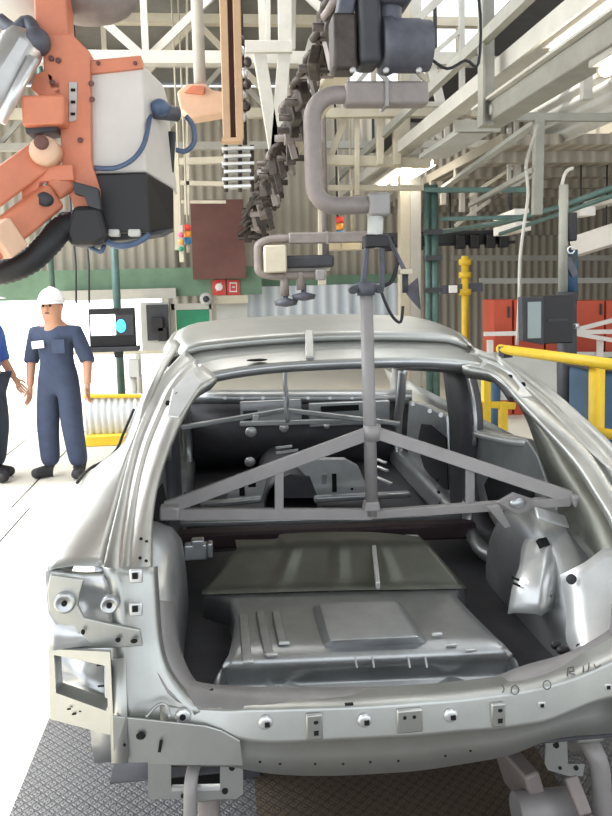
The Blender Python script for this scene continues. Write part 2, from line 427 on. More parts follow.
t = thing('low_barrier', (-1.0, 8.35, 0), 'low pale corrugated barrier on a yellow kerb behind the hard hat worker', 'barrier')
a, b = A(84, 396, 8.35), A(205, 396, 8.35)
mb = MB(); n_ = 90
mb.grid([[Vector((a.x+(b.x-a.x)*i/n_, 8.36+.015*math.sin(i*1.3), z)) for i in range(n_+1)] for z in (.1, a.z)]); mb.build('corrugated_sheet', 'wall_white', t, thick=.006)
MB().box(((a.x+b.x)/2, 8.35, .06), (b.x-a.x, .16, .12), bev=.015).build('kerb', 'yellow_paint', t)
MB().bar((a.x, 8.35, a.z), (b.x, 8.35, b.z), .05, .04, bev=.01).build('top_rail', 'yellow_paint', t)
for u in (86, 140, 200): p = A(u, 396, 8.41); MB().bar((p.x, 8.41, .0), (p.x, 8.41, p.z), .04, .04).build('post', 'white_steel', t)
# ------------------------------------------------------------------ car body shell
CX = .45
car = thing('car_body', (CX, 3.3, 0), 'bare grey metal car body shell with open rear hatch on the line', 'car body')
def mir(p): return Vector((2*CX-p[0], p[1], p[2]))
rimL = [A(*q) for q in [(310,364,3.1),(250,369,3.09),(217,377,3.05),(200,388,2.98),(186,410,2.85),(172,440,2.65),(160,475,2.45),(153,515,2.25),(152,560,2.08),(153,600,1.98),(157,640,1.92),(167,668,1.89),(182,688,1.87),(205,703,1.855)]]
rimR = [A(*q) for q in [(310,364,3.1),(410,363,3.1),(462,366,3.06),(494,373,2.98),(519,399,2.82),(547,429,2.65),(574,460,2.47),(596,494,2.28),(612,522,2.15),(624,562,2.03),(631,600,1.95),(629,628,1.91),(618,650,1.88),(596,668,1.86)]]
ridL = [A(*q) for q in [(310,337,3.36),(245,341,3.36),(186,350,3.36),(162,376,3.14),(149,404,2.95),(137,432,2.75),(126,470,2.5),(117,508,2.25),(109,540,2.08),(103,568,1.93)]]
ridR = [A(*q) for q in [(310,337,3.36),(410,337,3.36),(472,347,3.36),(513,364,3.14),(551,389,2.9),(588,421,2.6),(614,446,2.42),(640,482,2.22),(660,508,2.08),(676,540,1.93)]]
def resample(P, n):
    P = smooth_pts(P, 6); L = [0]
    for a, b in zip(P, P[1:]): L.append(L[-1]+(b-a).length)
    out = []
    j = 0
    for i in range(n):
        s = L[-1]*i/(n-1)
        while j < len(P)-2 and L[j+1] < s: j += 1
        t = (s-L[j])/max(1e-9, L[j+1]-L[j]); out.append(P[j].lerp(P[j+1], t))
    return out
def band(R, Q, offs, n):
    # rows between outer ridge R and inner rim Q with sunk or raised steps (fraction, lift)
    rows = []
    for fr, lift in offs:
        rows.append([a.lerp(b, fr)+Vector((0, -.3*lift, lift)) for a, b in zip(R, Q)])
    return rows
# --- roof skin
XL, XR = -.262, 1.152
def roof_z(Y, x):
    zc = 1.468 + (Y-3.36)*.155 - (Y-3.36)**2*.098
    s = abs((x-(XL+XR)/2)/((XR-XL)/2)); return zc - .035*s*s - .026*max(0, s-.86)**1.5/.14**1.5
rows = []
for i in range(15):
    Y = 3.36+1.42*i/14; sh = -.035*min(1, abs(Y-3.9)/.9)
    sh = 0.05*max(0, (3.75-Y)/.4)**1.5
    rows.append([Vector((XL+sh+(XR-XL-2*sh)*j/28, Y, roof_z(Y, XL+(XR-XL)*j/28))) for j in range(29)])
edge = rows[0]
mb = MB(); mb.grid([[p+Vector((0, .006, -.03)) for p in edge], [p+Vector((0, 0, -.006)) for p in edge]]+rows)
mb.build('roof_panel', 'galvanised_sheet', car, thick=.004)
# roof side rails rolling down to the door openings, both sides
for sgn, nm in ((0, 'L'), (1, 'R')):
    q = [r[-1 if sgn else 0] for r in rows]
    d = .05 if sgn else -.05
    mb = MB(); mb.grid([q, [p+Vector((d*.5, 0, -.012)) for p in q], [p+Vector((d, 0, -.045)) for p in q], [p+Vector((d*.9, 0, -.09)) for p in q], [p+Vector((-d*.3, 0, -.11)) for p in q], [p+Vector((-d*1.2, 0, -.07)) for p in q]])
    mb.build('roof_side_rail', 'galvanised_sheet', car, thick=.004)
# --- recessed glass ledge behind the roof: step down, channel, raised lip, flange
n = 40
def ledge_row(t, dz):  # t 0 at roof edge, 1 at opening rim
    out = []
    for j in range(29):
        a = edge[j]; x = a.x
        s = (x-(XL+XR)/2)/((XR-XL)/2); e = abs(s)
        bz = 1.378-.05*e**3; bY = 3.1-.02*e**4
        b = Vector((-.10+(1.10+.10)*j/28, bY, bz))
        out.append(a.lerp(b, t)+Vector((0, 0, dz)))
    return out
mb = MB(); mb.grid([ledge_row(0, -.03), ledge_row(.06, -.036), ledge_row(.42, -.026), ledge_row(.50, -.008), ledge_row(.55, -.004), ledge_row(.9, -.002), ledge_row(1, 0)])
led = mb.build('rear_glass_ledge', 'galvanised_sheet', car, thick=.003)
mb = MB(); R1 = ledge_row(1, 0)
mb.grid([R1, [p+Vector((0, -.004, -.012)) for p in R1], [p+Vector((0, .01, -.03)) for p in R1], [p+Vector((0, .09, -.045)) for p in R1]])
mb.build('roof_header_flange', 'galvanised_inner', car, thick=.003)
p0, p1 = A(309, 334, 3.33), A(310, 361, 3.1)
MB().bar(p0+Vector((0, 0, .012)), p1+Vector((0, 0, .012)), .035, .014, bev=.004).build('glass_locating_strip', 'galvanised_sheet', car)
for u, v in ((257, 360), (415, 361)):
    MB().blob(A(u, v, 3.13), (.045, .02, .006)).build('ledge_plug', 'hole_black', car)
# --- C pillars (bands running from the roof to the tail) with pressed channels
for R, Q in ((ridL, rimL), (ridR, rimR)):
    sg = 1 if R is ridR else -1
    a, b = resample(R[2:], 34), resample(Q[2:10] if R is ridL else Q[2:10], 34)
    rows = band(a, b, [(0, 0), (.04, .002), (.07, -.005), (.30, -.008), (.33, -.003), (.36, -.003), (.40, -.008), (.52, -.008), (.56, -.002), (.95, 0), (1, -.004)], 34)
    mb = MB(); mb.grid(rows)
    mb.grid([rows[-1], [p+Vector((sg*.004, .004, -.02)) for p in rows[-1]], [p+Vector((sg*.03, .02, -.05)) for p in rows[-1]]])
    o = mb.build('rear_pillar', 'galvanised_sheet', car, thick=.003)
    # bolt holes and gusset
    m2 = MB()
    for (k, fr) in ((28, .72), (28, .86), (30, .72), (30, .86), (6, .62), (8, .5)):
        c = a[k].lerp(b[k], fr); nrm = Vector((-sg*.35, -.6, .7)).normalized(); MB().cyl(c+nrm*-.008, c+nrm*.002, .005 if k > 20 else .010, 10).build('bolt_hole', 'hole_black', car)
    gs = [a[2].lerp(b[2], .5), a[2].lerp(b[2], .92), a[9].lerp(b[9], .93), a[10].lerp(b[10], .62), a[6].lerp(b[6], .45)]
    m2.prism([p+Vector((0, -.002, .004)) for p in gs], (0, .003, -.005)); m2.build('pillar_gusset', 'bright_zinc', car, bevel=.003)
# --- quarter panels: shoulder, flared haunch and side wall
S_L = [A(*q) for q in [(174,340,3.6),(158,368,3.22),(142,399,3.0),(126,436,2.84),(116,456,2.8),(94,469,2.72),(79,487,2.5),(62,527,2.2),(46,572,1.9)]]
aL = resample([A(180,346,3.5)]+ridL[3:], 30); sL = resample(S_L, 30)
def quarter(a, s, m):
    rows = [a, [p.lerp(q, .12)+Vector((0, 0, .006)) for p, q in zip(a, s)], [p.lerp(q, .5)+Vector((0, 0, .012)) for p, q in zip(a, s)], [p.lerp(q, .85)+Vector((0, 0, .008)) for p, q in zip(a, s)], s]
    for dx, dz in ((.012, -.03), (.012, -.12), (-.01, -.26)): rows.append([q+Vector((-dx*(1-i/29.), .04*(i/29.), dz*(1-.5*(i/29.)**2)*max(.06, min(1, (3.0-q.y)/.35)))) for i, q in enumerate(s)])
    if m: rows = [[mir(p) for p in r[6:]] for r in rows]
    mb = MB(); mb.grid(rows)
    return mb.build('quarter_panel', 'galvanised_sheet', car, thick=.003)
quarter(aL, sL, False); quarter(aL, sL, True)
# dark sealing bead on the haunch edge
for m in (0, 1):
    pts = smooth_pts([p+Vector((-.012, -.004, .004)) for p in sL[11:20]], 4)
    MB().tube([mir(p) for p in pts] if m else pts, .006, 6).build('edge_seal', 'black_plastic', car)
# --- outer body side below the windows, and front fender
for m in (0, 1):
    rows = []
    for z, dx in ((.98, 0), (.86, -.05), (.72, -.055), (.5, -.035), (.33, .01)):
        r = [Vector((-.41+dx, 2.95+.17*i, z+.0*i)) for i in range(20)]
        rows.append([mir(p) for p in r] if m else r)
    MB().grid(rows).build('door_outer_skin', 'galvanised_sheet', car, thick=.004)
# --- rear panel
# columns: u, crease v, step v, bottom v
colsR = [(160,706,726,765),(185,709,727,765),(205,710,728,766),(222,711,731,766),(236,711,737,767),(250,710,741,770),(270,710,743,773),(300,709,742,775),(340,708,740,775),(380,706,738,773),(420,703,736,770),(460,700,732,764),(500,695,729,757),(520,692,726,751),(545,687,722,741),(570,680,712,736),(595,670,702,734),(620,658,696,732),(645,640,690,728),(668,620,684,724)]
def yrear(u): # tail bows: centre sits nearest the camera
    x = (u-406)/300.; return 1.80+.06*x*x
rowsA, rowsB, rowsC, lipT, lipI = [], [], [], [], []
for u, vc, vs, vb in colsR:
    Y = yrear(u)
    rowsA.append(A(u, vc, Y)); rowsB.append(A(u, vs, Y-.012)); rowsC.append(A(u, vb, Y+.012))
rA = resample(rowsA, 60); rB = resample(rowsB, 60); rC = resample(rowsC, 60)
mb = MB()
back = .05
rows = [[p+Vector((0, .09, -.002)) for p in rA], [p+Vector((0, .012, .003)) for p in rA], [p+Vector((0, .003, .001)) for p in rA], rA, [a.lerp(b, .06) for a, b in zip(rA, rB)], [a.lerp(b, .9) for a, b in zip(rA, rB)], rB, [b+Vector((0, .003, -.003)) for b in rB], [b+Vector((0, .016, -.006)) for b in rB], [b+Vector((0, .018, -.010)) for b in rB], [b.lerp(c, .5)+Vector((0, .014, 0)) for b, c in zip(rB, rC)], rC, [c+Vector((0, .03, -.006)) for c in rC]]
mb.grid(rows)
rp = mb.build('rear_panel', 'galvanised_sheet', car, thick=.003)
def yat(u, fr=.5): return yrear(u)-.006
# sill plate (trunk threshold) with scribbled marks and slots
inn = [A(*q) for q in [(160,650,1.92),(172,668,1.92),(190,680,1.915),(215,685,1.91),(250,687,1.9),(300,688,1.9),(363,687,1.9),(420,686,1.9),(480,682,1.9),(520,667,1.91),(570,652,1.93),(612,628,1.97),(640,600,2.0)]]
out = [A(*q) for q in [(157,668,1.87),(168,690,1.85),(186,702,1.84),(212,709,1.83),(250,709,1.82),(300,708,1.815),(363,706,1.81),(420,702,1.81),(480,697,1.815),(530,688,1.83),(575,675,1.85),(618,652,1.88),(650,625,1.91)]]
ri, ro = resample(inn, 50), resample(out, 50)
mb = MB(); mb.grid([[p+Vector((0, .012, -.07)) for p in ri], [p+Vector((0, .004, -.004)) for p in ri], ri, [p.lerp(q, .5)+Vector((0, 0, .002)) for p, q in zip(ri, ro)], ro, [q+Vector((0, -.004, -.008)) for q in ro]])
mb.build('trunk_sill', 'dull_zinc', car, thick=.003)
fl = resample(rimL[9:], 30); mb = MB()
mb.grid([[p+Vector((-.004, .006, -.002)) for p in fl], [p+Vector((.022, .02, -.012)) for p in fl], [p+Vector((.045, .05, -.03)) for p in fl], [p+Vector((.05, .09, -.06)) for p in fl]])
mb.build('hatch_seal_flange', 'dull_zinc', car, thick=.003)
fl = resample(rimR[10:], 20); mb = MB()
mb.grid([[p+Vector((.004, .006, -.002)) for p in fl], [p+Vector((-.018, .02, -.012)) for p in fl], [p+Vector((-.03, .05, -.03)) for p in fl]])
mb.build('hatch_seal_flange', 'dull_zinc', car, thick=.003)
def onsill(u, v):
    # height of the sill at this pixel
    best = min(range(50), key=lambda k: abs(((ri[k]+ro[k])/2 - O).x/((ri[k]+ro[k])/2).y - ray(u, v).x/ray(u, v).y))
    return AZ(u, v, ((ri[best].z+ro[best].z)/2)+.006)
def scrib(pts): MB().tube([onsill(*p) for p in pts], .0016, 5).build('marker_scribble', 'marker_ink', car)
for cx_, cy_ in ((500, 689), (515, 690), (547, 685)):
    scrib([(cx_+4*math.cos(t), cy_+4.5*math.sin(t)) for t in [2*math.pi*i/10 for i in range(11)]])
scrib([(567, 676), (568, 668), (573, 667), (574, 671), (569, 672), (575, 675)])
scrib([(583, 666), (583, 672), (588, 671), (589, 663)]); scrib([(594, 664), (596, 668), (601, 665)])
for u, v in ((209, 690), (455, 694), (349, 704)):
    MB().box(onsill(u, v), (.022, .008, .004)).build('sill_slot', 'hole_black', car)
# bosses, pads and holes on the rear panel
def rpt(u, v, lift=0): return A(u, v, (1.80 if u < 170 else yrear(u))-.004-lift)
for u, v in ((265, 721), (364, 719), (450, 714)):
    c = rpt(u, v)
    o = MB().lathe([(.004, 0), (.014, 0), (.0185, .004), (.016, .012), (.004, .012)], c+Vector((0, -.012, 0)), 20, 'Y').build('boss', 'bright_zinc', car)
    MB().box(c+Vector((.005, -.0135, -.003)), (.013, .003, .012)).build('square_hole', 'hole_black', o)
for u, v, wd, hh, holes in ((314, 725, .042, .068, ((.004, .014), (.004, -.014))), (409, 719, .068, .062, ((-.014, .012), (.011, .012))), (497, 713, .038, .064, ((.004, .014), (.004, -.014)))):
    c = rpt(u, v); o = MB().box(c+Vector((0, -.006, 0)), (wd, .014, hh), bev=.004).build('raised_pad', 'galvanised_sheet', car)
    for i, (dx, dz) in enumerate(holes):
        m2 = MB(); cc = c+Vector((dx, -.0135, dz))
        if abs(dx) > .005 or i == 0: m2.blob(cc, (.0065 if wd < .06 else .005, .002, .005))
        else: m2.box(cc, (.012, .003, .012))
        m2.build('hole', 'hole_black', o)
for u, v, s in ((541, 704, .02), (607, 686, .02)):
    c = rpt(u, v); o = MB().box(c+Vector((0, -.004, 0)), (s, .008, s), bev=.003).build('square_nut', 'bright_zinc', car)
    MB().box(c+Vector((0, -.0085, 0)), (.009, .003, .009)).build('square_hole', 'hole_black', o)
o = MB().lathe([(.004, 0), (.015, 0), (.021, .004), (.018, .01), (.004, .01)], rpt(183, 715)+Vector((0, -.01, 0)), 20, 'Y').build('boss', 'bright_zinc', car)
MB().cyl(rpt(183, 715)+Vector((0, -.012, 0)), rpt(183, 715)+Vector((0, -.009, 0)), .008, 12).build('hole', 'hole_black', o)
mb = MB()
for u, v, r in ((141, 735, .010), (160, 744, 0), (125, 744, .004), (315, 763, .003), (343, 763, .003), (370, 761, .003), (398, 760, .003), (445, 755, .003), (470, 750, .003), (260, 761, .003), (280, 763, .003)):
    c = rpt(u, v); mb = MB()
    if r: mb.blob(c+Vector((0, -.004, 0)), (r*1.2, .003, r))
    else: mb.bar(c+Vector((-.002, -.004, -.018)), c+Vector((.004, -.004, .012)), .008, .004)
    mb.build('weld_spot', 'hole_black', car)
# --- corner posts, tail lamp pockets and bumper side brackets (left measured, right mirrored)
def P_(pts, Y): return [A(u, v, Y) if not isinstance(Y, (list, tuple)) else A(u, v, Y[i]) for i, (u, v) in enumerate(pts)]
def side_part(name, m, fn, child=None, **k):
    for s in (0, 1):
        mb = MB(); fn(mb)
        if s:
            for v in mb.bm.verts: v.co.x = 2*CX+.10-v.co.x
        mb.build(name, m, car, **k)
# corner post, curved strip from the C pillar foot down to the rear panel
def fpost(mb):
    L = [(103,567),(112,600),(113,640),(114,680),(113,720),(112,762)]; Rr = [(152,567),(154,600),(157,640),(164,668),(180,692),(200,712)]
    a = resample([A(u, v, 1.90-.06*i/5) for i, (u, v) in enumerate(L)], 16); b = resample([A(u, v, 1.93-.105*i/5) for i, (u, v) in enumerate(Rr)], 16)
    mb.grid([[p+Vector((.0, .06, -.0)) for p in a], a, [p.lerp(q, .22)+Vector((0, -.012, 0)) for p, q in zip(a, b)], [p.lerp(q, .3)+Vector((0, -.012, 0)) for p, q in zip(a, b)], [p.lerp(q, .38)+Vector((0, .006, 0)) for p, q in zip(a, b)], [p.lerp(q, .92) for p, q in zip(a, b)], b, [q+Vector((.01, .03, -.01)) for q in b]])
side_part('corner_post', 'galvanised_sheet', fpost, thick=.003)
def fleg(mb):
    o_ = [(112,716),(150,720),(205,726),(222,731),(240,741),(243,766),(150,765),(148,763),(113,763)]
    mb.prism(P_(o_, 1.80), (0, .006, 0))
side_part('rear_panel_corner', 'galvanised_sheet', fleg, bevel=.002)
MB().tube(smooth_pts([A(146,717,1.80), A(153,709,1.815), A(160,704,1.82), A(167,706,1.82), A(170,717,1.80)], 4), .004, 6).build('pressed_arch', 'galvanised_sheet', car)
def fflap(mb): mb.grid([[A(108,660,1.84), A(112,763,1.80)], [A(126,658,1.82), A(128,763,1.785)]])
side_part('post_flange', 'galvanised_sheet', fflap, thick=.004)
# lamp pocket: floor plate with two dished wells and a cut ledge
def fpocket(mb):
    Yq = 1.86
    # upper shelf rolled edge
    top = resample([A(45,571,1.9), A(60,574,1.9), A(80,577,1.9), A(104,576,1.91)], 10)
    mid = resample([A(46,590,1.88), A(62,592,1.9), A(82,590,1.95), A(112,592,1.93)], 10)
    low = resample([A(48,612,1.86), A(66,612,1.92), A(84,614,1.96), A(114,612,1.93)], 10)
    bot = resample([A(49,632,1.85), A(72,626,1.86), A(92,630,1.87), A(116,630,1.88)], 10)
    bo2 = resample([A(49,651,1.85), A(72,647,1.85), A(92,646,1.86), A(120,648,1.87)], 10)
    mb.grid([[p+Vector((0, .03, .0)) for p in top], top, mid, low, bot, bo2, [p+Vector((0, .05, -.004)) for p in bo2]])
side_part('tail_lamp_pocket', 'bright_zinc', fpocket, thick=.003)
def fled(mb): mb.prism(P_([(47,590),(50,575),(84,580),(80,594),(78,606),(84,618),(110,624),(140,630),(143,646),(120,648),(52,650)], [1.86]*11), (0, .012, 0))
side_part('lamp_pocket_ledge', 'galvanised_sheet', fled, bevel=.003)
for u, v, r in ((64, 604, .026), (109, 606, .022)):
    def fb(mb, u=u, v=v, r=r): mb.lathe([(.004, .006), (r*.5, .006), (r*.75, 0), (r, .002), (r*1.05, .02), (.004, .02)], A(u, v, 1.845), 20, 'Y')
    side_part('dished_mount', 'galvanised_inner', fb)
    def fh(mb, u=u, v=v): mb.lathe([(.002, 0), (.007, 0), (.007, .006), (.002, .006)], A(u, v, 1.838), 14, 'Y')
    side_part('mount_hole', 'hole_black', fh)
for u, v in ((136, 576), (136, 609)):
    def fb(mb, u=u, v=v): mb.box(A(u, v, 1.875), (.034, .012, .036), bev=.005)
    side_part('square_nut_plate', 'bright_zinc', fb)
    def fh(mb, u=u, v=v): mb.box(A(u-1, v, 1.866), (.014, .004, .015))
    side_part('square_hole', 'hole_black', fh)
for u, v, a_, b_ in ((134, 641, .009, .006), (83, 632, .005, .007), (118, 640, .007, .006)):
    def fh(mb): mb.blob(A(u, v, 1.848), (a_, .004, b_))
    side_part('weld_hole', 'hole_black', fh)
# bumper side bracket: frame with a slanted window
def fbr(mb):
    o_ = [A(u, v, 1.86-.05*(u-48)/70) for u, v in [(48,649),(110,652),(114,736),(110,735),(50,719)]]
    i_ = [A(u, v, 1.86-.05*(u-48)/70) for u, v in [(54,655),(106,666),(108,710),(106,711),(56,693)]]
    th = Vector((0, .012, 0))
    for a, b in ((0, 1), (1, 2), (2, 3), (3, 4), (4, 0)):
        q = [o_[a], o_[b], i_[b], i_[a]]; vs = [mb.v(p) for p in q]+[mb.v(p+th) for p in q]
        mb.f(vs[:4]); mb.f(vs[4:][::-1])
        for k in range(4): mb.f([vs[k], vs[(k+1) % 4], vs[4+(k+1) % 4], vs[4+k]])
    # inner return walls
    mb.grid([[p+th for p in i_+[i_[0]]], [p+Vector((.006, .05, 0)) for p in i_+[i_[0]]]], False)
side_part('bumper_side_bracket', 'galvanised_sheet', fbr)
def fin(mb):
    mb.grid(list(map(list, zip(*[[A(u, v, Yv) for u, v, Yv in row] for row in (((58,656,2.0),(60,672,1.99),(60,680,1.97),(62,700,1.99)), ((104,666,1.92),(104,682,1.91),(104,690,1.89),(106,712,1.91)))]))))
side_part('bracket_back_plate', 'galvanised_inner', fin, thick=.003)
for u, v, w_ in ((69, 709, .009), (81, 711, .009), (74, 714, .009), (88, 718, .009), (94, 722, .009), (100, 665, .016), (101, 686, .016)):
    def fsl(mb): mb.box(A(u, v, 1.838), (w_, .004, .003))
    side_part('bracket_slot', 'hole_black', fsl)

# --- trunk floor
Z0 = .50
mb = MB()
mb.grid([[Vector((x, Y, Z0-.06)) for x in (-.34, -.1, .2, .45, .7, .98, 1.2)] for Y in (1.86, 2.2, 2.6, 3.0, 3.5)])
mb.build('trunk_side_floor', 'sealer_dark', car, thick=.006)
# raised pan: flat top with rolled rear edge
panL = [(212,690),(214,683),(218,674),(223,665),(229,655),(233,640),(236,620),(232,600),(205,592)]
panR = [(520,676),(520,670),(517,662),(512,654),(505,646),(494,636),(470,612),(455,596),(463,584)]
Zs = [.455, .475, .515, .548, .566, .560, .552, .552, .552]
rowsP = []
for (ul, vl), (ur, vr), z in zip(panL, panR, Zs):
    a, b = AZ(ul, vl, z), AZ(ur, vr, z); rowsP.append([a.lerp(b, k/30) for k in range(31)])
# insert dip behind sill: flange, roll
dip = [p+Vector((0, -.05, -.006)) for p in rowsP[0]]
rr = [dip, rowsP[0]] + rowsP[1:]
mb = MB(); mb.grid(rr)
for q, d in ((0, -1), (30, 1)):
    col = [r[q] for r in rr]; mb.grid([col, [p+Vector((d*.006, 0, -.02)) for p in col], [p+Vector((d*.01, 0, -.1)) for p in col]])
mb.build('spare_wheel_pan', 'galvanised_inner', car, thick=.003)
# wavy bright flange at the rear foot of the pan
pts = [AZ(u, v, .47) for u, v in ((266,686),(278,679),(290,683),(310,688),(340,688),(360,689),(372,688),(385,690),(400,686),(425,688),(440,682),(452,677),(468,682))]
w_ = resample(pts, 40); mb = MB(); mb.grid([[Vector((p.x, p.y-.03, .445)) for p in w_], w_, [p+Vector((0, .006, -.012)) for p in w_]]); mb.build('pan_flange', 'bright_zinc', car, thick=.003)
# stamped box in the middle of the pan
z1, z2 = .553, .605
bt = [AZ(u, v, z2) for u, v in ((319,604),(398,601),(420,637),(330,641))]; bb = [AZ(u, v, z1) for u, v in ((312,606),(402,603),(430,645),(322,650))]
mb = MB(); vs = [mb.v(p) for p in bt]; vb = [mb.v(p) for p in bb]; mb.f(vs)
for k in range(4): mb.f([vs[k], vs[(k+1) % 4], vb[(k+1) % 4], vb[k]])
mb.build('stamped_box', 'galvanised_inner', car, bevel=.012)
# stamped ribs left and right
for u0, v0, u1, v1 in ((243,615,247,662),(260,612,269,655),(276,612,283,644)):
    MB().bar(AZ(u0, v0, .566), AZ(u1, v1, .573), .03, .012, bev=.005).build('stamped_rib', 'galvanised_inner', car)
for u, v in ((248,662),(272,655),(284,643),(437,634),(451,645),(471,650)):
    MB().box(AZ(u, v, .574), (.035, .012, .01), bev=.003).build('weld_tab', 'bright_zinc', car)
for u in (355, 372, 408, 425):
    MB().bar(AZ(u, 657, .553), AZ(u+2, 668, .532), .006, .006).build('stiffening_bead', 'galvanised_inner', car)
# front ramp: trapezoid with its dark reflection painted olive, rising to the seat back
lo = [AZ(u, v, .56) for u, v in ((202,590),(262,588),(330,586),(400,585),(463,584))]
up = [AZ(u, v, .66) for u, v in ((237,549),(276,547),(320,544),(366,543),(430,546))]
tp = [AZ(u, v, .665) for u, v in ((235,540),(276,539),(285,534),(362,532),(420,537))]
rl, ru, rt = resample(lo, 40), resample(up, 40), resample(tp, 40)
rows = []
for k in range(7): rows.append([a.lerp(b, k/6) for a, b in zip(rl, ru)])
for r in rows[1:6]:
    for j in range(40):
        if j in (11, 12, 20, 21, 28, 29): r[j] = r[j]+Vector((0, -.006, .008))
mb = MB(); mb.grid(rows+[rt]+[[p+Vector((0, .02, -.1)) for p in rt]]); mb.grid([[p+Vector((0, -.04, -.001)) for p in rl], rl]); mb.build('seat_back_ramp', 'olive_steel_dark_reflect', car, thick=.003)
MB().bar(AZ(374, 548, .66), AZ(378, 586, .6), .016, .03, bev=.004).build('hinge_bracket', 'bright_zinc', car)
MB().prism(P_([(405,535),(418,535),(432,549),(424,553),(412,545)], 3.3), (0, .03, .0)).build('latch_bracket', 'bright_zinc', car, bevel=.004)
t_ = MB()
for u0, v0, u1, v1 in ((184,546,207,560),(191,541,204,548),(207,544,213,558)): pbox(u0, v0, u1, v1, 2.98, .05, t_)
t_.build('relay_bracket', 'galvanised_inner', car, bevel=.006)
# dark red cross beam behind the ramp
MB().bar(A(150, 541, 3.35), A(478, 528, 3.35), .09, .075, bev=.012).build('cross_beam', 'red_oxide_dark', car)
MB().bar(A(160, 524, 3.5), A(460, 516, 3.5), .05, .03, bev=.008).build('cross_beam_upper', 'galvanised_inner', car)

# --- cabin: floor, seat crossmember, tunnel, dash
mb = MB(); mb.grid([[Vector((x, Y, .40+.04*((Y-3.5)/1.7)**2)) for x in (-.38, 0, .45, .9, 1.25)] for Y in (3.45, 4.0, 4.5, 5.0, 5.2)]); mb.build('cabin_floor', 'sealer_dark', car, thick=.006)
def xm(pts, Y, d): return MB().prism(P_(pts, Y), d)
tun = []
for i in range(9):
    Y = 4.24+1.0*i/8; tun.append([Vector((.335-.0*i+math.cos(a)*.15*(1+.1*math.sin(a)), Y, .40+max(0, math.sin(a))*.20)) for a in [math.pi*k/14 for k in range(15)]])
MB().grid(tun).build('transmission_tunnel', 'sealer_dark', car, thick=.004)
o = MB().prism([A(u, v, 4.25) for u, v in ((226,500),(230,486),(236,478),(268,473),(262,499))], (0, .05, 0)).build('seat_mount_panel', 'bright_zinc', car, bevel=.004)
pbox(239, 482, 245, 496, 4.24, .01).build('slot', 'hole_black', o, bevel=.003); pbox(248, 481, 256, 487, 4.24, .01).build('slot', 'hole_black', o)
o = MB().prism([A(u, v, 4.25) for u, v in ((314,497),(310,480),(296,466),(290,463),(292,459),(345,459),(358,466),(370,493))], (0, .05, 0)).build('seat_mount_panel', 'bright_zinc', car, bevel=.004)
pbox(332, 474, 337, 492, 4.24, .01).build('slot', 'hole_black', o, bevel=.003); pbox(322, 474, 327, 484, 4.24, .012).build('slot', 'galvanised_inner', o, bevel=.003)
MB().cyl(A(352, 489, 4.24), A(352, 489, 4.26), .008).build('hole', 'hole_black', o)
for u0, v0, u1, v1 in ((200,505,262,499),(314,499,410,494)):
    MB().bar(A(u0, v0, 4.15), A(u1, v1, 4.15), .05, .035, bev=.01).build('seat_crossmember', 'galvanised_inner', car)
MB().prism([A(u, v, 4.22) for u, v in ((278,498),(278,480),(290,474),(310,477),(318,498))], (0, .03, 0)).build('tunnel_bulkhead', 'sealer_dark', car)
for u0, v0, u1, v1 in ((276,453,298,450),(303,451,312,450),(276,448,292,446)):
    MB().bar(A(u0, v0, 4.6), A(u1, v1, 4.6), .02, .012).build('tunnel_rib', 'bright_zinc', car)
for u0, v0, u1, v1 in ((376,459,386,463),(376,466,388,471),(374,476,392,484)):
    MB().bar(A(u0, v0, 4.4), A(u1, v1, 4.3), .02, .015, bev=.004).build('floor_rib', 'bright_zinc', car)
# dash bulkhead, cowl and braces
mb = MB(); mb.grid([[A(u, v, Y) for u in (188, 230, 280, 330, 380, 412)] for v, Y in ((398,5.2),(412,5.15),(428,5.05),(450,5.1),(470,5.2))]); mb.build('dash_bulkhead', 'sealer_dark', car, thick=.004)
mb = MB(); mb.grid([[A(u, v-.0, Y) for u in (186, 230, 280, 330, 380, 412)] for v, Y in ((390,5.2),(393,5.12),(396,5.1),(401,5.1),(404,5.14))]); mb.build('cowl_panel', 'galvanised_inner', car, thick=.004)
for u in (225, 242, 263, 285, 308, 330, 352): MB().cyl(A(u, 398, 5.09), A(u, 398, 5.1), .012).build('cowl_stud', 'bright_zinc', car)
o = pbox(309, 404, 390, 424, 5.02, .06).build('cowl_box', 'galvanised_inner', car, bevel=.008)
pbox(321, 406.5, 359, 410.5, 5.01, .02).build('slot', 'hole_black', o)
o = pbox(240, 402, 302, 420, 5.03, .05).build('cowl_box', 'galvanised_inner', car, bevel=.008)
pbox(243, 411, 258, 420, 5.02, .02).build('cover', 'dark_steel', o)
for q in (((180,428,4.7),(285,410,4.9)), ((285,410,4.9),(400,424,4.7)), ((255,424,4.8),(256,415,4.8)), ((240,424,4.75),(340,421,4.8))):
    MB().bar(A(*q[0]), A(*q[1]), .04, .03, bev=.006).build('dash_brace', 'galvanised_inner', car)
for u, v, r in ((251,432,.036),(250,462,.034),(284,428,.03),(327,426,.02)):
    MB().blob(A(u, v, 5.0), (r*1.1, .01, r)).build('bulkhead_grommet', 'bright_zinc', car)
# hanging rod in the windscreen opening
a = A(285, 371, 4.6); MB().tube(smooth_pts([A(285,369,4.6), A(285,385,4.6), A(287,398,4.6), A(286,410,4.6), A(288,422,4.6)], 3), .014, 8).build('mirror_stay', 'galvanised_inner', car)
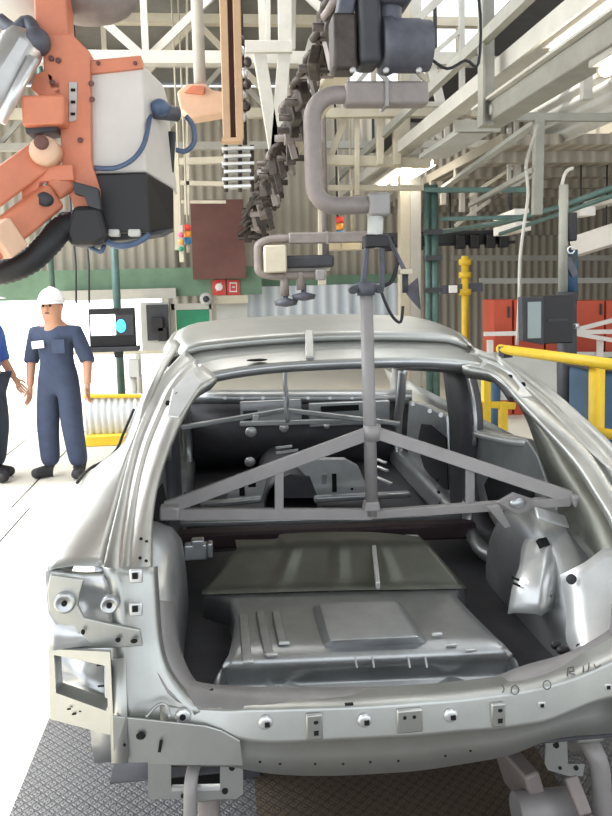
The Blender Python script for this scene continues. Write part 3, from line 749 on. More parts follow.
# windscreen header and front pillars
MB().bar(Vector((XL+.04, 4.76, 1.375)), Vector((XR-.04, 4.76, 1.375)), .06, .05, bev=.012).build('windscreen_header', 'galvanised_inner', car)
for s in (0, 1):
    f_ = (lambda p: mir(p)+Vector((-.03, 0, 0))) if s == 0 else (lambda p: p)
    g = lambda u, v, X=1.16: f_(AX(u, v, X))
    def sheet(name, pts, X, m='galvanised_inner', t=.03, bev=.006):
        P = [f_(AX(u, v, X)) for u, v in pts]
        MB().prism(P, (t if s else -t, 0, 0)).build(name, m, car, bevel=bev)
    # A pillar
    MB().tube(smooth_pts([f_(Vector((1.10, 4.74, 1.40))), f_(Vector((1.15, 4.95, 1.25))), f_(Vector((1.2, 5.2, 1.03))), f_(Vector((1.2, 5.25, .7))), f_(Vector((1.2, 5.2, .42)))], 4), .045, 8).build('windscreen_pillar', 'galvanised_inner', car)
    MB().tube(smooth_pts([g(403,368), g(401,395), g(398,420), g(398,445), g(403,470), g(415,490), g(430,510), g(452,540)], 4), .032, 8).build('door_seal_flange', 'galvanised_inner', car)
    # door inner shell
    sheet('door_inner_panel', [(409,401),(424,405),(446,416),(450,470),(448,520),(436,505),(420,490),(410,470),(406,440)], 1.19, 'galvanised_inner', .05)
    sheet('door_cavity', [(421,424),(430,425),(446,438),(448,490),(440,488),(424,468),(417,445)], 1.183, 'hole_black', .006, 0)
    for u, v in ((430, 411), (441, 415), (413, 404)): MB().cyl(g(u, v, 1.18), g(u, v, 1.2), .014).build('door_stud', 'bright_zinc', car)
    # B pillar
    mb = MB(); L_ = [(443,371),(446,395),(449,420),(450,450),(449,480),(452,510),(462,540)]; R_ = [(462,371),(468,395),(471,420),(469,450),(468,480),(474,510),(488,535)]
    a = resample([f_(AX(u, v, 1.13)) for u, v in L_], 14); b = resample([f_(AX(u, v, 1.13)) for u, v in R_], 14); dx = Vector((.03 if s else -.03, 0, 0))
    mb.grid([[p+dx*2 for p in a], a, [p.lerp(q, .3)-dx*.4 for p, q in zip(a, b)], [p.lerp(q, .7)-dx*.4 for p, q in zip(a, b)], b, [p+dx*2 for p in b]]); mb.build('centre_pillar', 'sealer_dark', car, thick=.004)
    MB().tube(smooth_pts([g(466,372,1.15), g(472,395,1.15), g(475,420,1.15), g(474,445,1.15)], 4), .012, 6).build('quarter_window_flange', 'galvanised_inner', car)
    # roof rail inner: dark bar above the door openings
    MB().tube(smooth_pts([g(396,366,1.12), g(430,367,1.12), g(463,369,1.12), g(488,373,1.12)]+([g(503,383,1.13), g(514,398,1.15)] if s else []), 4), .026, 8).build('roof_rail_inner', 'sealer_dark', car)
    # quarter inner panel below the window, behind it the sail
    sheet('quarter_inner_panel', [(464,424),(480,430),(500,434),(514,437),(528,441),(537,455),(546,480),(556,505),(556,530),(530,530),(498,520),(474,500),(468,465)], 1.17, 'galvanised_inner', .04)
    if s:
        q1 = resample([p+Vector((.012, .012, -.03)) for p in rimR[3:11]], 20); q0 = resample([AX(u, v, 1.16) for u, v in ((505,384),(516,400),(527,421),(534,440),(545,470),(556,500),(562,525))], 20)
        MB().grid([q1, [x.lerp(y, .5) for x, y in zip(q1, q0)], q0]).build('sail_inner_panel', 'olive_steel_dark_reflect', car, thick=.004)
    else:
        q1 = resample([p+Vector((-.012, .012, -.03)) for p in rimL[3:11]], 20)
        MB().grid([q1, [p+Vector((-.05, .2, -.05)) for p in q1], [p+Vector((-.08, .5, -.12)) for p in q1]]).build('sail_inner_panel', 'olive_steel_dark_reflect', car, thick=.004)
    MB().tube(smooth_pts([g(466,430,1.155), g(485,436,1.155), g(510,441,1.155), g(530,443,1.19)], 4), .018, 8).build('belt_rail', 'bright_zinc', car)
    sheet('speaker_opening', [(494,466),(520,474),(534,486),(530,510),(508,518),(490,508),(484,485)], 1.16, 'hole_black', .005, 0)
    if s: MB().tube(smooth_pts([g(469,500,1.12), g(470,525,1.12), g(478,545,1.1), g(492,556,1.12), g(518,562,1.18)], 4), .035, 8).build('inner_reinforcement', 'galvanised_inner', car)
    # sill rocker inside the cabin
    MB().bar(f_(Vector((1.17, 3.3, .47))), f_(Vector((1.17, 5.2, .47))), .10, .14, bev=.03).build('rocker_sill', 'galvanised_inner', car)
    for k in range(6):
        u, v = 437, 480+k*6
        MB().box(g(u+k*.8, v, 1.12), (.012, .02, .012)).build('pillar_slot', 'bright_zinc' if k % 2 else 'hole_black', car)
    # wheel house
    rows = []; Yc, zc = 2.62, .44
    for i in range(21):
        a = math.radians(-25+230*i/20); rows.append([])
        for X, r in ((1.22, .43), (1.14, .43), (1.06, .425), (1.0, .40), (.97, .36), (.96, .28), (.96, .0)):
            rows[-1].append(f_(Vector((X, Yc-r*math.cos(a), zc+r*math.sin(a))))+Vector((.085 if s else -.10, 0, 0)))
    MB().grid(rows).build('wheel_house', 'galvanised_inner', car, thick=.004)
    # underbody rail and towing plate with two holes
    MB().bar(f_(Vector((1.0, 1.95, .40))), f_(Vector((1.0, 3.4, .38))), .09, .08, bev=.01).build('underbody_rail', 'galvanised_sheet', car)
    if s == 0: continue
    # strut tower bracket with ribs, square hole
    h = lambda u, v, Y: f_(A(u, v, Y))
    mb = MB(); L1 = [h(532,524,2.62), h(522,548,2.5), h(520,566,2.40), h(513,585,2.35), h(508,614,2.33)]; L2 = [h(560,526,2.5), h(549,548,2.4), h(547,566,2.33), h(543,587,2.28), h(541,616,2.26)]
    a, b = resample(L1, 12), resample(L2, 12); dn = Vector((.1 if s else -.1, .08, -.0))
    mb.grid([[p+dn for p in a], a, [p.lerp(q, .2)+Vector((0, -.01, .01)) for p, q in zip(a, b)], [p.lerp(q, .8)+Vector((0, -.01, .01)) for p, q in zip(a, b)], b, [q+dn for q in b]]); mb.build('strut_bracket', 'bright_zinc', car, thick=.003)
    for u, v in ((515, 579), (516, 585)): MB().bar(h(u-3, v-2, 2.33), h(u+4, v+1, 2.31), .006, .006).build('strut_slot', 'hole_black', car)
    a = resample([h(533,520,2.6), h(548,527,2.5), h(560,540,2.4)], 8)
    for k, (du, dv, w2) in enumerate(((14, 14, .009),)):
        pts = smooth_pts([h(556+du, 520+dv, 2.5), h(546+du, 540+dv, 2.42), h(538+du, 560+dv, 2.36), h(535+du, 582+dv, 2.3)], 4)
        MB().tube(pts, w2, 8).build('tower_rib', 'galvanised_inner', car)
    MB().box(h(543, 543, 2.42), (.035, .03, .02), Euler((.8, 0, .3 if s else -.3)).to_matrix()).build('square_hole', 'hole_black', car)
    MB().blob(h(590, 552, 2.5), (.16, .22, .13)).build('shock_tower', 'galvanised_inner', car)
    MB().box(h(557, 519, 2.44), (.17, .05, .012), Euler((.6, .35 if s else -.35, .1)).to_matrix(), bev=.004).build('tower_cap_plate', 'bright_zinc', car)
    for u, v, Y in ((570, 578, 2.12), (579, 647, 2.02)):
        p = h(u, v, Y); MB().lathe([(.002, 0), (.016, 0), (.016, .006), (.009, .012), (.002, .012)], p+Vector((0, -.012, 0)), 14, 'Y').build('stud_bolt', 'dark_steel', car)
    MB().blob(h(563, 650, 2.0), (.02, .015, .014)).build('rubber_plug', 'black_plastic', car); MB().blob(h(556, 645, 2.02), (.016, .012, .014)).build('rubber_plug', 'black_plastic', car)
    # bright trunk side wall behind the lamp
    mb = MB(); A1 = [h(560,575,2.16), h(566,610,2.1), h(566,640,2.05), h(575,655,1.99)]; A2 = [h(604,548,2.14), h(608,585,2.08), h(606,615,2.03), h(606,640,1.97)]; A3 = [h(640,548,2.08), h(645,585,2.03), h(640,615,1.99), h(632,630,1.95)]
    mb.grid([resample(A1, 10), [p+Vector((0, -.012, 0)) for p in resample([x.lerp(y, .5) for x, y in zip(A1, A2)], 10)], resample(A2, 10), resample(A3, 10)])
    mb.build('trunk_side_wall', 'bright_zinc', car, thick=.003)
def ftow(mb): mb.prism(P_([(221,765),(243,765),(243,793),(236,797),(221,797)], 1.84), (0, .006, 0))
MB().prism(P_([(148,764),(171,764),(171,787),(220,787),(220,764),(243,764),(243,794),(236,799),(150,799),(148,795)], 1.84), (0, .006, 0)).build('towing_plate', 'galvanised_sheet', car)
for u, v, r, Y in ((232, 767.5, .008, 1.84), (225, 791, .008, 1.84), (183, 796, .006, 1.84), (556, 745, .009, 1.95), (576, 768, .007, 1.95), (560, 768, .005, 1.95)):
    MB().cyl(A(u, v, Y-.004), A(u, v, Y-.001), r).build('hole', 'hole_black', car)
pbox(170, 763, 221, 789, 1.90, .02).build('bracket_recess', 'hole_black', car)
MB().bar(A(172, 788, 1.83), A(220, 787, 1.83), .012, .01).build('weld_strip', 'bright_zinc', car)
MB().prism(P_([(546,740),(567,738),(568,764),(585,764),(583,776),(568,776),(548,770),(545,764)], 1.95), (0, .006, 0)).build('towing_plate', 'galvanised_sheet', car)
# ------------------------------------------------------------------ bracing gauge hanging in the hatch
t = thing('bracing_frame', A(370, 512, 2.75), 'grey welded T shaped bracing frame hanging in the open hatch on its pole', 'brace')
FY = 2.75
MB().tube([A(366, 287, FY), A(372, 515, FY)], .0245, 16).build('pole', 'fixture_grey', t)
def flat(name, p, q, w, d=.02, par=t, Y=FY, m='fixture_grey'):
    return MB().bar(A(p[0], p[1], Y), A(q[0], q[1], Y), d, w, (0, 1, 0), bev=.003).build(name, m, par) if False else MB().bar(A(p[0], p[1], Y), A(q[0], q[1], Y), w, d, (0, 1, 0), bev=.003).build(name, m, par)
flat('diagonal_brace', (372, 432), (166, 508), .05, .022)
MB().bar(A(374,432,FY), A(582,501,2.42), .046, .022, (0, 1, 0), bev=.003).build('diagonal_brace', 'fixture_grey', t)
flat('lower_bar', (163, 514), (372, 514), .042, .026); MB().bar(A(374,514,FY), A(582,500,2.42), .034, .026, (0, 1, 0), bev=.003).build('lower_bar', 'fixture_grey', t)
flat('upright', (279, 468), (279, 510), .034, .018); MB().bar(A(470,466,2.6), A(470,507,2.6), .032, .018, (0, 1, 0), bev=.003).build('upright', 'fixture_grey', t)
MB().cyl(A(372, 440, FY), A(372, 425, FY), .034, 14).build('collar', 'fixture_grey', t)
MB().prism([A(u, v, FY-.03) for u, v in ((366,503),(379,502),(381,511),(364,512))], (0, .05, 0)).build('gusset_plate', 'fixture_grey', t, bevel=.004)
# clamp pads on the right end
mb = MB(); o_ = [A(u, v, 2.48) for u, v in ((497,503),(514,493),(535,500),(532,510),(517,515))]
mb.prism(o_, (0, .018, 0)); mb.build('clamp_plate', 'fixture_grey', t, bevel=.004)
MB().prism([A(u, v, 2.47) for u, v in ((487,507),(500,505),(511,527),(505,529))], (0, .02, 0)).build('clamp_jaw', 'fixture_grey', t, bevel=.004)
MB().blob(A(518, 503, 2.475), (.03, .012, .018)).build('clamp_pad', 'galvanised_inner', t)
MB().bar(A(160, 512, FY-.02), A(180, 512, FY-.02), .06, .05, bev=.008).build('end_pad', 'fixture_grey', t)
MB().bar(A(572, 501, 2.41), A(584, 499, 2.40), .045, .04, bev=.008).build('end_pad', 'fixture_grey', t)
# pole head with clamping lugs
c = A(366, 290, FY)
MB().cyl(c+Vector((0, 0, -.02)), c+Vector((0, 0, .03)), .034, 14).build('pole_head', 'motor_grey', t)
for s in (-1, 1):
    o = MB().bar(c+Vector((s*.02, 0, .01)), c+Vector((s*.055, 0, .0)), .02, .03, bev=.004).build('lug', 'motor_grey', t)
    MB().cyl(c+Vector((s*.05, -.02, 0)), c+Vector((s*.05, .02, 0)), .014, 10).build('lug_pin', 'dark_steel', o)
# ------------------------------------------------------------------ C hook hangers
def chook(name, label, sc, org, kx=1.0, kz=1.0):
    # local frame: metres at near hanger, origin at lower bar end
    r = thing(name, org, label, 'hanger')
    def L(x, z, y=0): return Vector(org)+Vector((x*kx, y, z*kz))*sc
    xz = [(.02, 0), (-.13, 0)] + [(-.16+.08*math.cos(a), .08+.08*math.sin(a)) for a in [-math.pi/2-math.pi/2*i/6 for i in range(7)]] + [(-.24, .20), (-.24, .27)] + [(-.15+.09*math.cos(a), .31+.09*math.sin(a)) for a in [math.pi-math.pi/2*i/6 for i in range(7)]] + [(-.06, .40), (.18, .40)]
    MB().tube([L(*q) for q in xz], .033*sc, 12).build('hook_tube', 'hook_grey', r)
    MB().bar(L(-.12, .40), L(.19, .40), .085*sc, .08*sc, (0, 1, 0), bev=.012*sc).build('hook_top_sleeve', 'hook_grey', r)
    MB().box(L(.03, .40), (.012*sc, .1*sc, .1*sc)).build('sleeve_band', 'fixture_grey', r)
    MB().box(L(.0, -.0), (.08*sc, .08*sc, .085*sc), bev=.012*sc).build('swivel_block', 'fixture_grey', r)
    return r, L
org = A(378, 205, 2.8)
hook, L = chook('hook_hanger', 'large grey C shaped hook hanger right above the car hatch', 1.0, org)
o = MB().tube([L(-.01, -.03), L(-.015, -.16)], .03, 12).build('swivel_shaft', 'pale_grey_panel', hook)
MB().box(L(-.012, -.135), (.09, .07, .05), bev=.008).build('clamp_head', 'black_plastic', hook)
for x0, x1 in ((-.045, -.055), (.012, .02)):
    MB().bar(L(x0, -.15), L(x1-.01, -.31), .018, .03, bev=.004).build('gripper_finger', 'motor_grey', hook)
MB().tube(smooth_pts([L(.03, -.12), L(.07, -.2), L(.05, -.28), L(.02, -.30)], 4), .008, 6).build('air_hose', 'cable_black', hook)
MB().tube(smooth_pts([L(.0, -.30), L(.02, -.36), L(.05, -.42), L(.08, -.44), L(.09, -.38)], 4), .006, 6).build('air_hose', 'cable_black', hook)
MB().box(L(.10, -.25), (.05, .04, .02), bev=.003).build('valve_block', 'cream_steel', hook); MB().cyl(L(.10, -.26), L(.10, -.33), .012).build('valve_stem', 'dark_steel', hook)
MB().bar(L(.03, -.11), L(.1, -.25), .014, .014).build('valve_stem', 'motor_grey', hook)
org2 = A(320, 275, 8.5)
hook2, L2 = chook('hook_hanger', 'small distant grey C shaped hook hanger beyond the car roof', 1.45, org2, 2.0, .72)
for u0, u1, v1 in ((284, 286, 304), (300, 304, 298)):
    MB().tube([A(u0, 272, 8.5), A(u0+1, v1-8, 8.5)], .05, 10).build('drop_leg', 'hook_grey', hook2)
    MB().lathe([(.01, 0), (.12, .02), (.14, .07), (.03, .1), (.03, .2)], A(u1, v1+3, 8.5), 16).build('suction_cup', 'motor_grey', hook2)
MB().box(A(300, 262, 8.6), (.75, .3, .14), bev=.03).build('carriage', 'dark_steel', hook2)
MB().box(A(275, 259, 8.4), (.25, .2, .3), bev=.02).build('carriage_end', 'cream_steel', hook2)
MB().bar(A(284, 272, 8.6), A(330, 266, 8.6), .1, .1, bev=.02).build('carriage_arm', 'white_steel', hook2)
MB().cyl(A(326, 265, 8.6), A(318, -60, 8.9), .04, 10).build('suspension_tube', 'hook_grey', hook2)
# ------------------------------------------------------------------ hoist trolley above the near hook
t = thing('hoist_trolley', L(.12, .5), 'dark blue grey motor hoist trolley on top of the large hook', 'hoist')
Z = .455
MB().cyl(L(.08, Z+.12), L(.20, Z+.12), .09, 20).build('gear_drum', 'motor_grey', t)
MB().lathe([(.03, 0), (.10, 0), (.105, .03), (.095, .05), (.095, .14), (.06, .16)], L(.02, Z+.12), 20, 'X').build('motor_case', 'motor_grey', t)
MB().box(L(-.03, Z+.17), (.08, .16, .26), bev=.02).build('motor_case', 'dark_steel', t)
MB().box(L(.06, Z+.35), (.14, .2, .2), bev=.03).build('gearbox', 'motor_grey', t)
MB().cyl(L(.05, Z+.05), L(.05, Z+.5), .05, 14).build('hoist_shaft', 'motor_grey', t)
MB().box(L(-.12, Z+.12), (.09, .12, .2), bev=.015).build('trolley_arm', 'chain_steel', t)
MB().bar(L(-.12, Z+.2), L(-.02, Z+.7), .06, .1, bev=.01).build('trolley_arm', 'motor_grey', t)
MB().bar(L(.05, Z+.45), L(.05, Z+1.3), .12, .14, bev=.02).build('trolley_post', 'motor_grey', t)
for x in (-.1, .02, .14): MB().lathe([(.004, 0), (.011, 0), (.011, .012), (.004, .014)], L(x, Z+.01, -.09), 8, 'Y').build('bolt', 'cast_silver', t)
MB().tube(smooth_pts([L(.2, Z+.08), L(.27, Z+.04), L(.34, Z+.07), L(.39, Z+.06), L(.39, Z+.3), L(.3, Z+.5)], 4), .006, 6).build('power_lead', 'cable_black', t)
# ------------------------------------------------------------------ overhead conveyor rail and chain
t = thing('conveyor_rail', (1.1, 9, 3.55), 'cream steel I beam conveyor rail running away above the chain', 'beam')
def ibeam(t, p, q, w, h, m, web=.025):
    p, q = Vector(p), Vector(q)
    d = (q-p).normalized(); side = d.cross(Vector((0, 0, 1))).normalized(); up = side.cross(d)
    MB().bar(p-up*h/2, q-up*h/2, w, .02, up).build('lower_flange', m, t)
    MB().bar(p+up*h/2, q+up*h/2, w, .02, up).build('upper_flange', m, t)
    MB().bar(p, q, web, h-.02, up).build('web', m, t)
ibeam(t, A(372, 0, 4.2)+Vector((0, -1.5, .0)), A(258, 207, 15.3), .16, .24, 'cream_steel')
cp = [A(340, 8, 4.2), A(252, 228, 14.2)]
t = thing('conveyor_chain', cp[0], 'long greasy grey conveyor chain hanging from the overhead rail', 'chain')
NL = 78
for i in range(NL):
    f_ = i/(NL-1); p = cp[0].lerp(cp[1], f_**1.1) + Vector((random.uniform(-.10, .10), 0, random.uniform(-.12, .10)))*(.5+f_)
    k = 1 + .9*f_; mb = MB()
    s = .068*k
    if i % 3 == 1:
        mb.box(p, (s*1.0, .16, s*2.2), Euler((random.uniform(-.5, .5), random.uniform(-.3, .3), random.uniform(-.4, .4))).to_matrix(), bev=.012)
        mb.cyl(p+Vector((-s*1.5, 0, -s*.5)), p+Vector((s*1.5, 0, -s*.5)), s*.35, 10)
    else:
        ring = [p+Vector((random.uniform(-.01, .01)+s*.9*math.cos(a), .12*math.sin(a), s*1.1*math.sin(a)*math.cos(a*.5))) for a in [2*math.pi*j/12 for j in range(12)]]
        mb.tube(ring, s*.32, 7, closed=True)
    if i % 4 == 1:
        mb.bar(p, p+Vector((s*.6, .02, -s*2.6)), s*.7, s*.4, bev=.006); mb.bar(p, p+Vector((.25*k*.35, 0, .30)), s*.5, s*.5)
    mb.build('chain_link', 'chain_steel' if i % 5 else 'hook_grey', t)
# ------------------------------------------------------------------ manipulator (upper left)
RY = 3.4
t = thing('handling_robot', A(75, 245, RY), 'orange hanging manipulator robot with grey covered body and black base box', 'robot')
def poly(name, pts, Y, d, m, par=t, bev=.006): return MB().prism([A(u, v, Y) for u, v in pts], (0, d, 0)).build(name, m, par, bevel=bev)
mb = MB(); a = A(57, 20, RY+.1); b_ = A(56, 45, RY+.1)
MB().bar((a.x, RY+.12, 5.9), b_, .135, .16, (0, 1, 0), bev=.01).build('mast', 'orange_paint', t)
poly('mast_plate', [(42,34),(72,34),(90,52),(91,160),(100,190),(101,208),(74,210),(62,168),(58,95),(44,88)], RY-.02, .18, 'orange_paint')
poly('front_block', [(20,95),(64,94),(64,124),(22,126)], RY-.12, .2, 'orange_paint', bev=.012)
poly('block_underside', [(24,126),(58,124),(56,131),(26,134)], RY-.08, .15, 'dark_steel')
poly('side_web', [(34,75),(44,70),(62,80),(62,96),(40,96),(30,88)], RY-.02, .12, 'orange_paint')
poly('warning_strip', [(69,82),(77,82),(76,120),(69,122)], RY-.028, .01, 'pale_grey_panel', bev=.001)
for v in (90, 102, 114): MB().box(A(73, v, RY-.03), (.018, .004, .012)).build('strip_mark', 'hole_black', t)
for u, v in ((51, 58), (52, 82), (91, 83), (92, 99), (80, 140), (58, 60)):
    MB().lathe([(.003, 0), (.011, 0), (.012, .008), (.003, .012)], A(u, v, RY-.032), 12, 'Y').build('bolt', 'brick_red', t)
MB().bar(A(-40, 216, RY-.15), A(52, 148, RY), .11, .13, bev=.012).build('upper_arm', 'orange_paint', t)
o = MB().lathe([(.01, 0), (.055, 0), (.062, .02), (.062, .1), (.01, .1)], A(43, 150, RY-.13), 20, 'Y').build('upper_joint', 'salmon_paint', t)
MB().lathe([(.01, 0), (.03, 0), (.03, .012), (.01, .012)], A(41, 142, RY-.142), 14, 'Y').build('joint_cap', 'brick_red', o)
poly('yoke', [(21,184),(30,172),(46,165),(72,164),(74,180),(40,182),(34,206),(22,206)], RY-.06, .06, 'orange_paint')
poly('yoke', [(21,184),(30,172),(46,165),(72,164),(74,180),(40,182),(34,206),(22,206)], RY+.1, .06, 'orange_paint')
MB().bar(A(-30, 262, RY-.28), A(52, 196, RY-.02), .10, .12, bev=.018).build('lower_arm', 'orange_paint', t)
MB().bar(A(-6, 246, RY-.25), A(12, 232, RY-.19), .115, .135, bev=.01).build('arm_cuff', 'salmon_paint', t)
MB().bar(A(52, 192, RY-.03), A(70, 180, RY+.0), .08, .09, bev=.02).build('knuckle', 'orange_paint', t)
MB().lathe([(.005, 0), (.03, 0), (.03, .09), (.005, .09)], A(44, 199, RY-.12), 16, 'Y').build('knuckle_pin', 'dark_steel', t)
# covered body: front face, chamfered right side
cov = [(89,72),(142,70),(168,104),(174,150),(174,190),(146,172),(92,174)]
f0 = [A(u, v, RY+.02) for u, v in [(89,66),(142,63),(146,172),(92,174)]]
f1 = [A(u, v, RY+.26) for u, v in [(92,72),(163,84),(174,189),(96,176)]]
mb = MB(); a = [mb.v(p) for p in f0]; b_ = [mb.v(p) for p in f1]; c_ = [mb.v(p+Vector((0, .25, 0))) for p in f1]
mb.f(a)
for q, r_ in ((a, b_), (b_, c_)):
    for k in range(4): mb.f([q[k], q[(k+1) % 4], r_[(k+1) % 4], r_[k]])
mb.f(c_[::-1]); mb.build('body_cover', 'white_cover', t, bevel=.01)
poly('cover_flange', [(88,60),(141,55),(143,68),(90,74)], RY, .12, 'orange_paint')
for u in (98, 135): MB().lathe([(.002, 0), (.009, 0), (.009, .008), (.002, .008)], A(u, 63, RY-.008), 8, 'Y').build('bolt', 'brick_red', t)
f0 = [A(u, v, RY) for u, v in [(93,174),(146,172),(150,232),(100,234)]]
f1 = [A(u, v, RY+.28) for u, v in [(98,178),(174,189),(174,230),(104,238)]]
mb = MB(); a = [mb.v(p) for p in f0]; b_ = [mb.v(p) for p in f1]; mb.f(a)
for k in range(4): mb.f([a[k], a[(k+1) % 4], b_[(k+1) % 4], b_[k]])
mb.f(b_[::-1]); mb.build('base_box', 'black_plastic', t, bevel=.008)
poly('base_chamfer', [(100,233),(150,231),(172,228),(160,234),(128,240),(104,242)], RY+.06, .2, 'dark_steel')
poly('mount_bracket', [(73,181),(98,188),(101,210),(88,206),(84,196),(74,194)], RY-.09, .05, 'dark_steel')
poly('base_housing', [(72,206),(99,205),(108,238),(96,246),(70,246),(64,232)], RY-.08, .2, 'black_plastic', bev=.02)
for u0, u1 in ((108, 119), (128, 140)):
    poly('sensor_block', [(u0, 229), (u1, 229), (u1, 236), (u0, 236)], RY-.03, .06, 'pale_grey_panel')
MB().tube(smooth_pts([A(104,240,RY), A(118,246,RY-.02), A(136,243,RY), A(150,234,RY)], 4), .014, 8).build('blue_cable', 'cable_blue', t)
MB().tube(smooth_pts([A(88,246,RY), A(100,252,RY-.02), A(104,246,RY)], 4), .01, 8).build('blue_cable', 'cable_blue', t)
MB().tube(smooth_pts([A(95,168,RY-.01), A(115,168,RY-.04), A(132,160,RY-.05), A(143,146,RY-.03), A(148,128,RY-.0), A(150,114,RY+.1)], 5), .011, 8).build('blue_hose', 'cable_blue', t)
MB().cyl(A(152, 111, RY+.1), A(178, 114, RY+.16), .034, 14).build('hose_coupling', 'motor_grey', t)
MB().blob(A(160, 108, RY+.1), (.045, .05, .04)).build('hose_coupling', 'cable_blue', t)
MB().tube(smooth_pts([A(186,116,RY+.2), A(193,126,RY+.2), A(194,142,RY+.2), A(186,151,RY+.2), A(176,150,RY+.2)], 5), .012, 8).build('side_hose', 'cable_blue', t)
MB().cyl(A(172, 132, RY+.28), A(170, 172, RY+.28), .018, 10).build('side_valve', 'dark_steel', t)
MB().bar(A(-22, 118, RY-.1), A(30, 34, RY-.02), .20, .18, bev=.07).build('balance_cylinder', 'cast_silver', t)
MB().cyl(A(0, 122, RY-.16), A(34, 58, RY-.12), .024, 12).build('piston_rod', 'bright_zinc', t)
MB().blob(A(36, 42, RY-.05), (.06, .07, .06)).build('cylinder_clevis', 'motor_grey', t)
MB().tube(smooth_pts([A(0,20,RY+.05), A(15,30,RY), A(28,22,RY), A(38,40,RY-.05)], 4), .03, 8).build('cable_sleeve', 'motor_grey', t)
MB().blob(A(88, 0, RY+.25), (.22, .14, .11)).build('rotary_drum', 'hook_grey', t)
MB().blob(A(20, 4, RY+.3), (.16, .14, .09)).build('rotary_drum', 'pale_grey_panel', t)
pts = smooth_pts([A(-40,274,RY-.1), A(0,272,RY-.12), A(28,262,RY-.12), A(48,244,RY-.1), A(60,230,RY-.05), A(76,222,RY)], 10)
MB().tube(pts, [.052+.004*(i % 2) for i in range(len(pts))], 12).build('cable_conduit', 'cable_black', t)
poly('lower_bracket', [(60,212),(80,210),(76,240),(50,240),(48,228)], RY+.02, .1, 'motor_grey')

# ------------------------------------------------------------------ helper for straight steel members
def member(name, label, cat, segs, m, group=None, base=None):
    # segs: (part, (u,v,Y), (u,v,Y), w, h)
    t = thing(name, base or A(*segs[0][1]), label, cat, group)
    for part, p, q, w_, h_ in segs: MB().bar(A(*p), A(*q), w_, h_, (0, 1, 0), bev=min(w_, h_)*.08).build(part, m, t)
    return t
# tan guide mast with a dark slot
t = thing('guide_mast', A(232, 140, 6), 'tall tan twin channel guide mast hanging left of the chain', 'mast')
for u0, u1 in ((223, 230), (236, 242)):
    a, b = A(u0+4, 140, 6), A(u0+2, -15, 6); MB().bar(a, (b.x, 6, 5.9), .06, .09, (0, 1, 0), bev=.006).build('channel', 'tan_steel', t)
a, b = A(232.5, 138, 6.05), A(231, -15, 6.05); MB().bar(a, (b.x, 6.05, 5.9), .05, .05, (0, 1, 0)).build('slot_back', 'brick_red', t)
MB().box(A(232, 141, 6), (.16, .12, .03)).build('foot_plate', 'tan_steel', t)
# salmon gripper block
t = thing('robot_wrist', A(205, 118, 6.4), 'salmon painted second robot wrist sticking out left of the tan mast', 'robot')
MB().prism([A(u, v, 6.4) for u, v in ((177,92),(186,84),(205,83),(212,90),(226,92),(226,112),(190,118),(180,108))], (0, .25, 0)).build('wrist_housing', 'salmon_paint', t, bevel=.015)
MB().prism([A(u, v, 6.36) for u, v in ((184,92),(192,85),(205,86),(204,94))], (0, .05, 0)).build('red_cover', 'orange_paint', t, bevel=.008)
a = A(200, 84, 6.5); MB().cyl(a, (a.x, 6.5, 5.9), .05, 10).build('hanger_tube', 'white_steel', t)
# cluster of hoses / silver fittings under the tan mast
t = thing('valve_rack', A(238, 190, 6.5), 'silver stacked valve rack of thin shelves below the tan mast', 'rack')
for i in range(6): MB().bar(A(222+i % 2*2, 150+i*7.5, 6.5), A(254-i % 2*3, 149+i*7.5, 6.5), .14, .025, bev=.004).build('shelf_bar', 'bright_zinc', t)
for u in (226, 240, 252): MB().cyl(A(u, 145, 6.5), A(u, 192, 6.5), .018, 8).build('upright', 'chain_steel', t)
for i in range(9): MB().blob(A(243+random.uniform(-4, 5), 40+i*11, 6.5), (.035, .04, .045)).build('fitting', 'bright_zinc' if i % 2 else 'chain_steel', t)
a = A(245, 145, 6.52); MB().cyl(a, (a.x+.0, 6.52, 5.9), .02, 8).build('feed_pipe', 'chain_steel', t)
# ------------------------------------------------------------------ trusses
def truss(Y, x0, x1, zb, zt, nb, m, lab, sl=0):
    t = thing('roof_truss', ((x0+x1)/2, Y, zb), lab, 'truss')
    MB().bar((x0, Y, zb), (x1, Y, zb+sl), .13, .14, (0, 1, 0)).build('bottom_chord', m, t)
    MB().bar((x0, Y, zt), (x1, Y, zt+sl), .13, .14, (0, 1, 0)).build('top_chord', m, t)
    for i in range(nb+1):
        x = x0+(x1-x0)*i/nb; s = sl*i/nb; MB().bar((x, Y, zb+s), (x, Y, zt+s), .07, .07, (0, 1, 0)).build('web_post', m, t)
        if i < nb:
            x2 = x0+(x1-x0)*(i+1)/nb; s2 = sl*(i+1)/nb
            p, q = ((x, Y+.05, zb+s), (x2, Y+.05, zt+s2)) if i % 2 else ((x, Y+.05, zt+s), (x2, Y+.05, zb+s2))
            MB().bar(p, q, .08, .06, (0, 1, 0)).build('web_brace', m, t)
    return t
truss(8.4, -7, 8, 4.15, 5.3, 12, 'white_steel', 'white lattice roof truss nearest the camera above the robot')
truss(11.2, -8, 10, 4.2, 5.5, 14, 'cream_steel', 'cream lattice roof truss in the middle between two others')
truss(14.0, -8, 11, 4.25, 5.7, 14, 'white_steel', 'white lattice roof truss farthest back close to the wall')
for k, (X, lab) in enumerate(((-2.6, 'white roof purlin lengthwise above the robot'), (0.2, 'white roof purlin lengthwise above the tan mast'), (2.0, 'white roof purlin lengthwise beside the skylight opening'), (4.6, 'white roof purlin lengthwise above the light beam'))):
    tag(MB().bar((X, 4, 5.75), (X, 16, 5.75), .14, .2, (0, 0, 1)).build('roof_purlin', 'white_steel'), lab, 'beam')
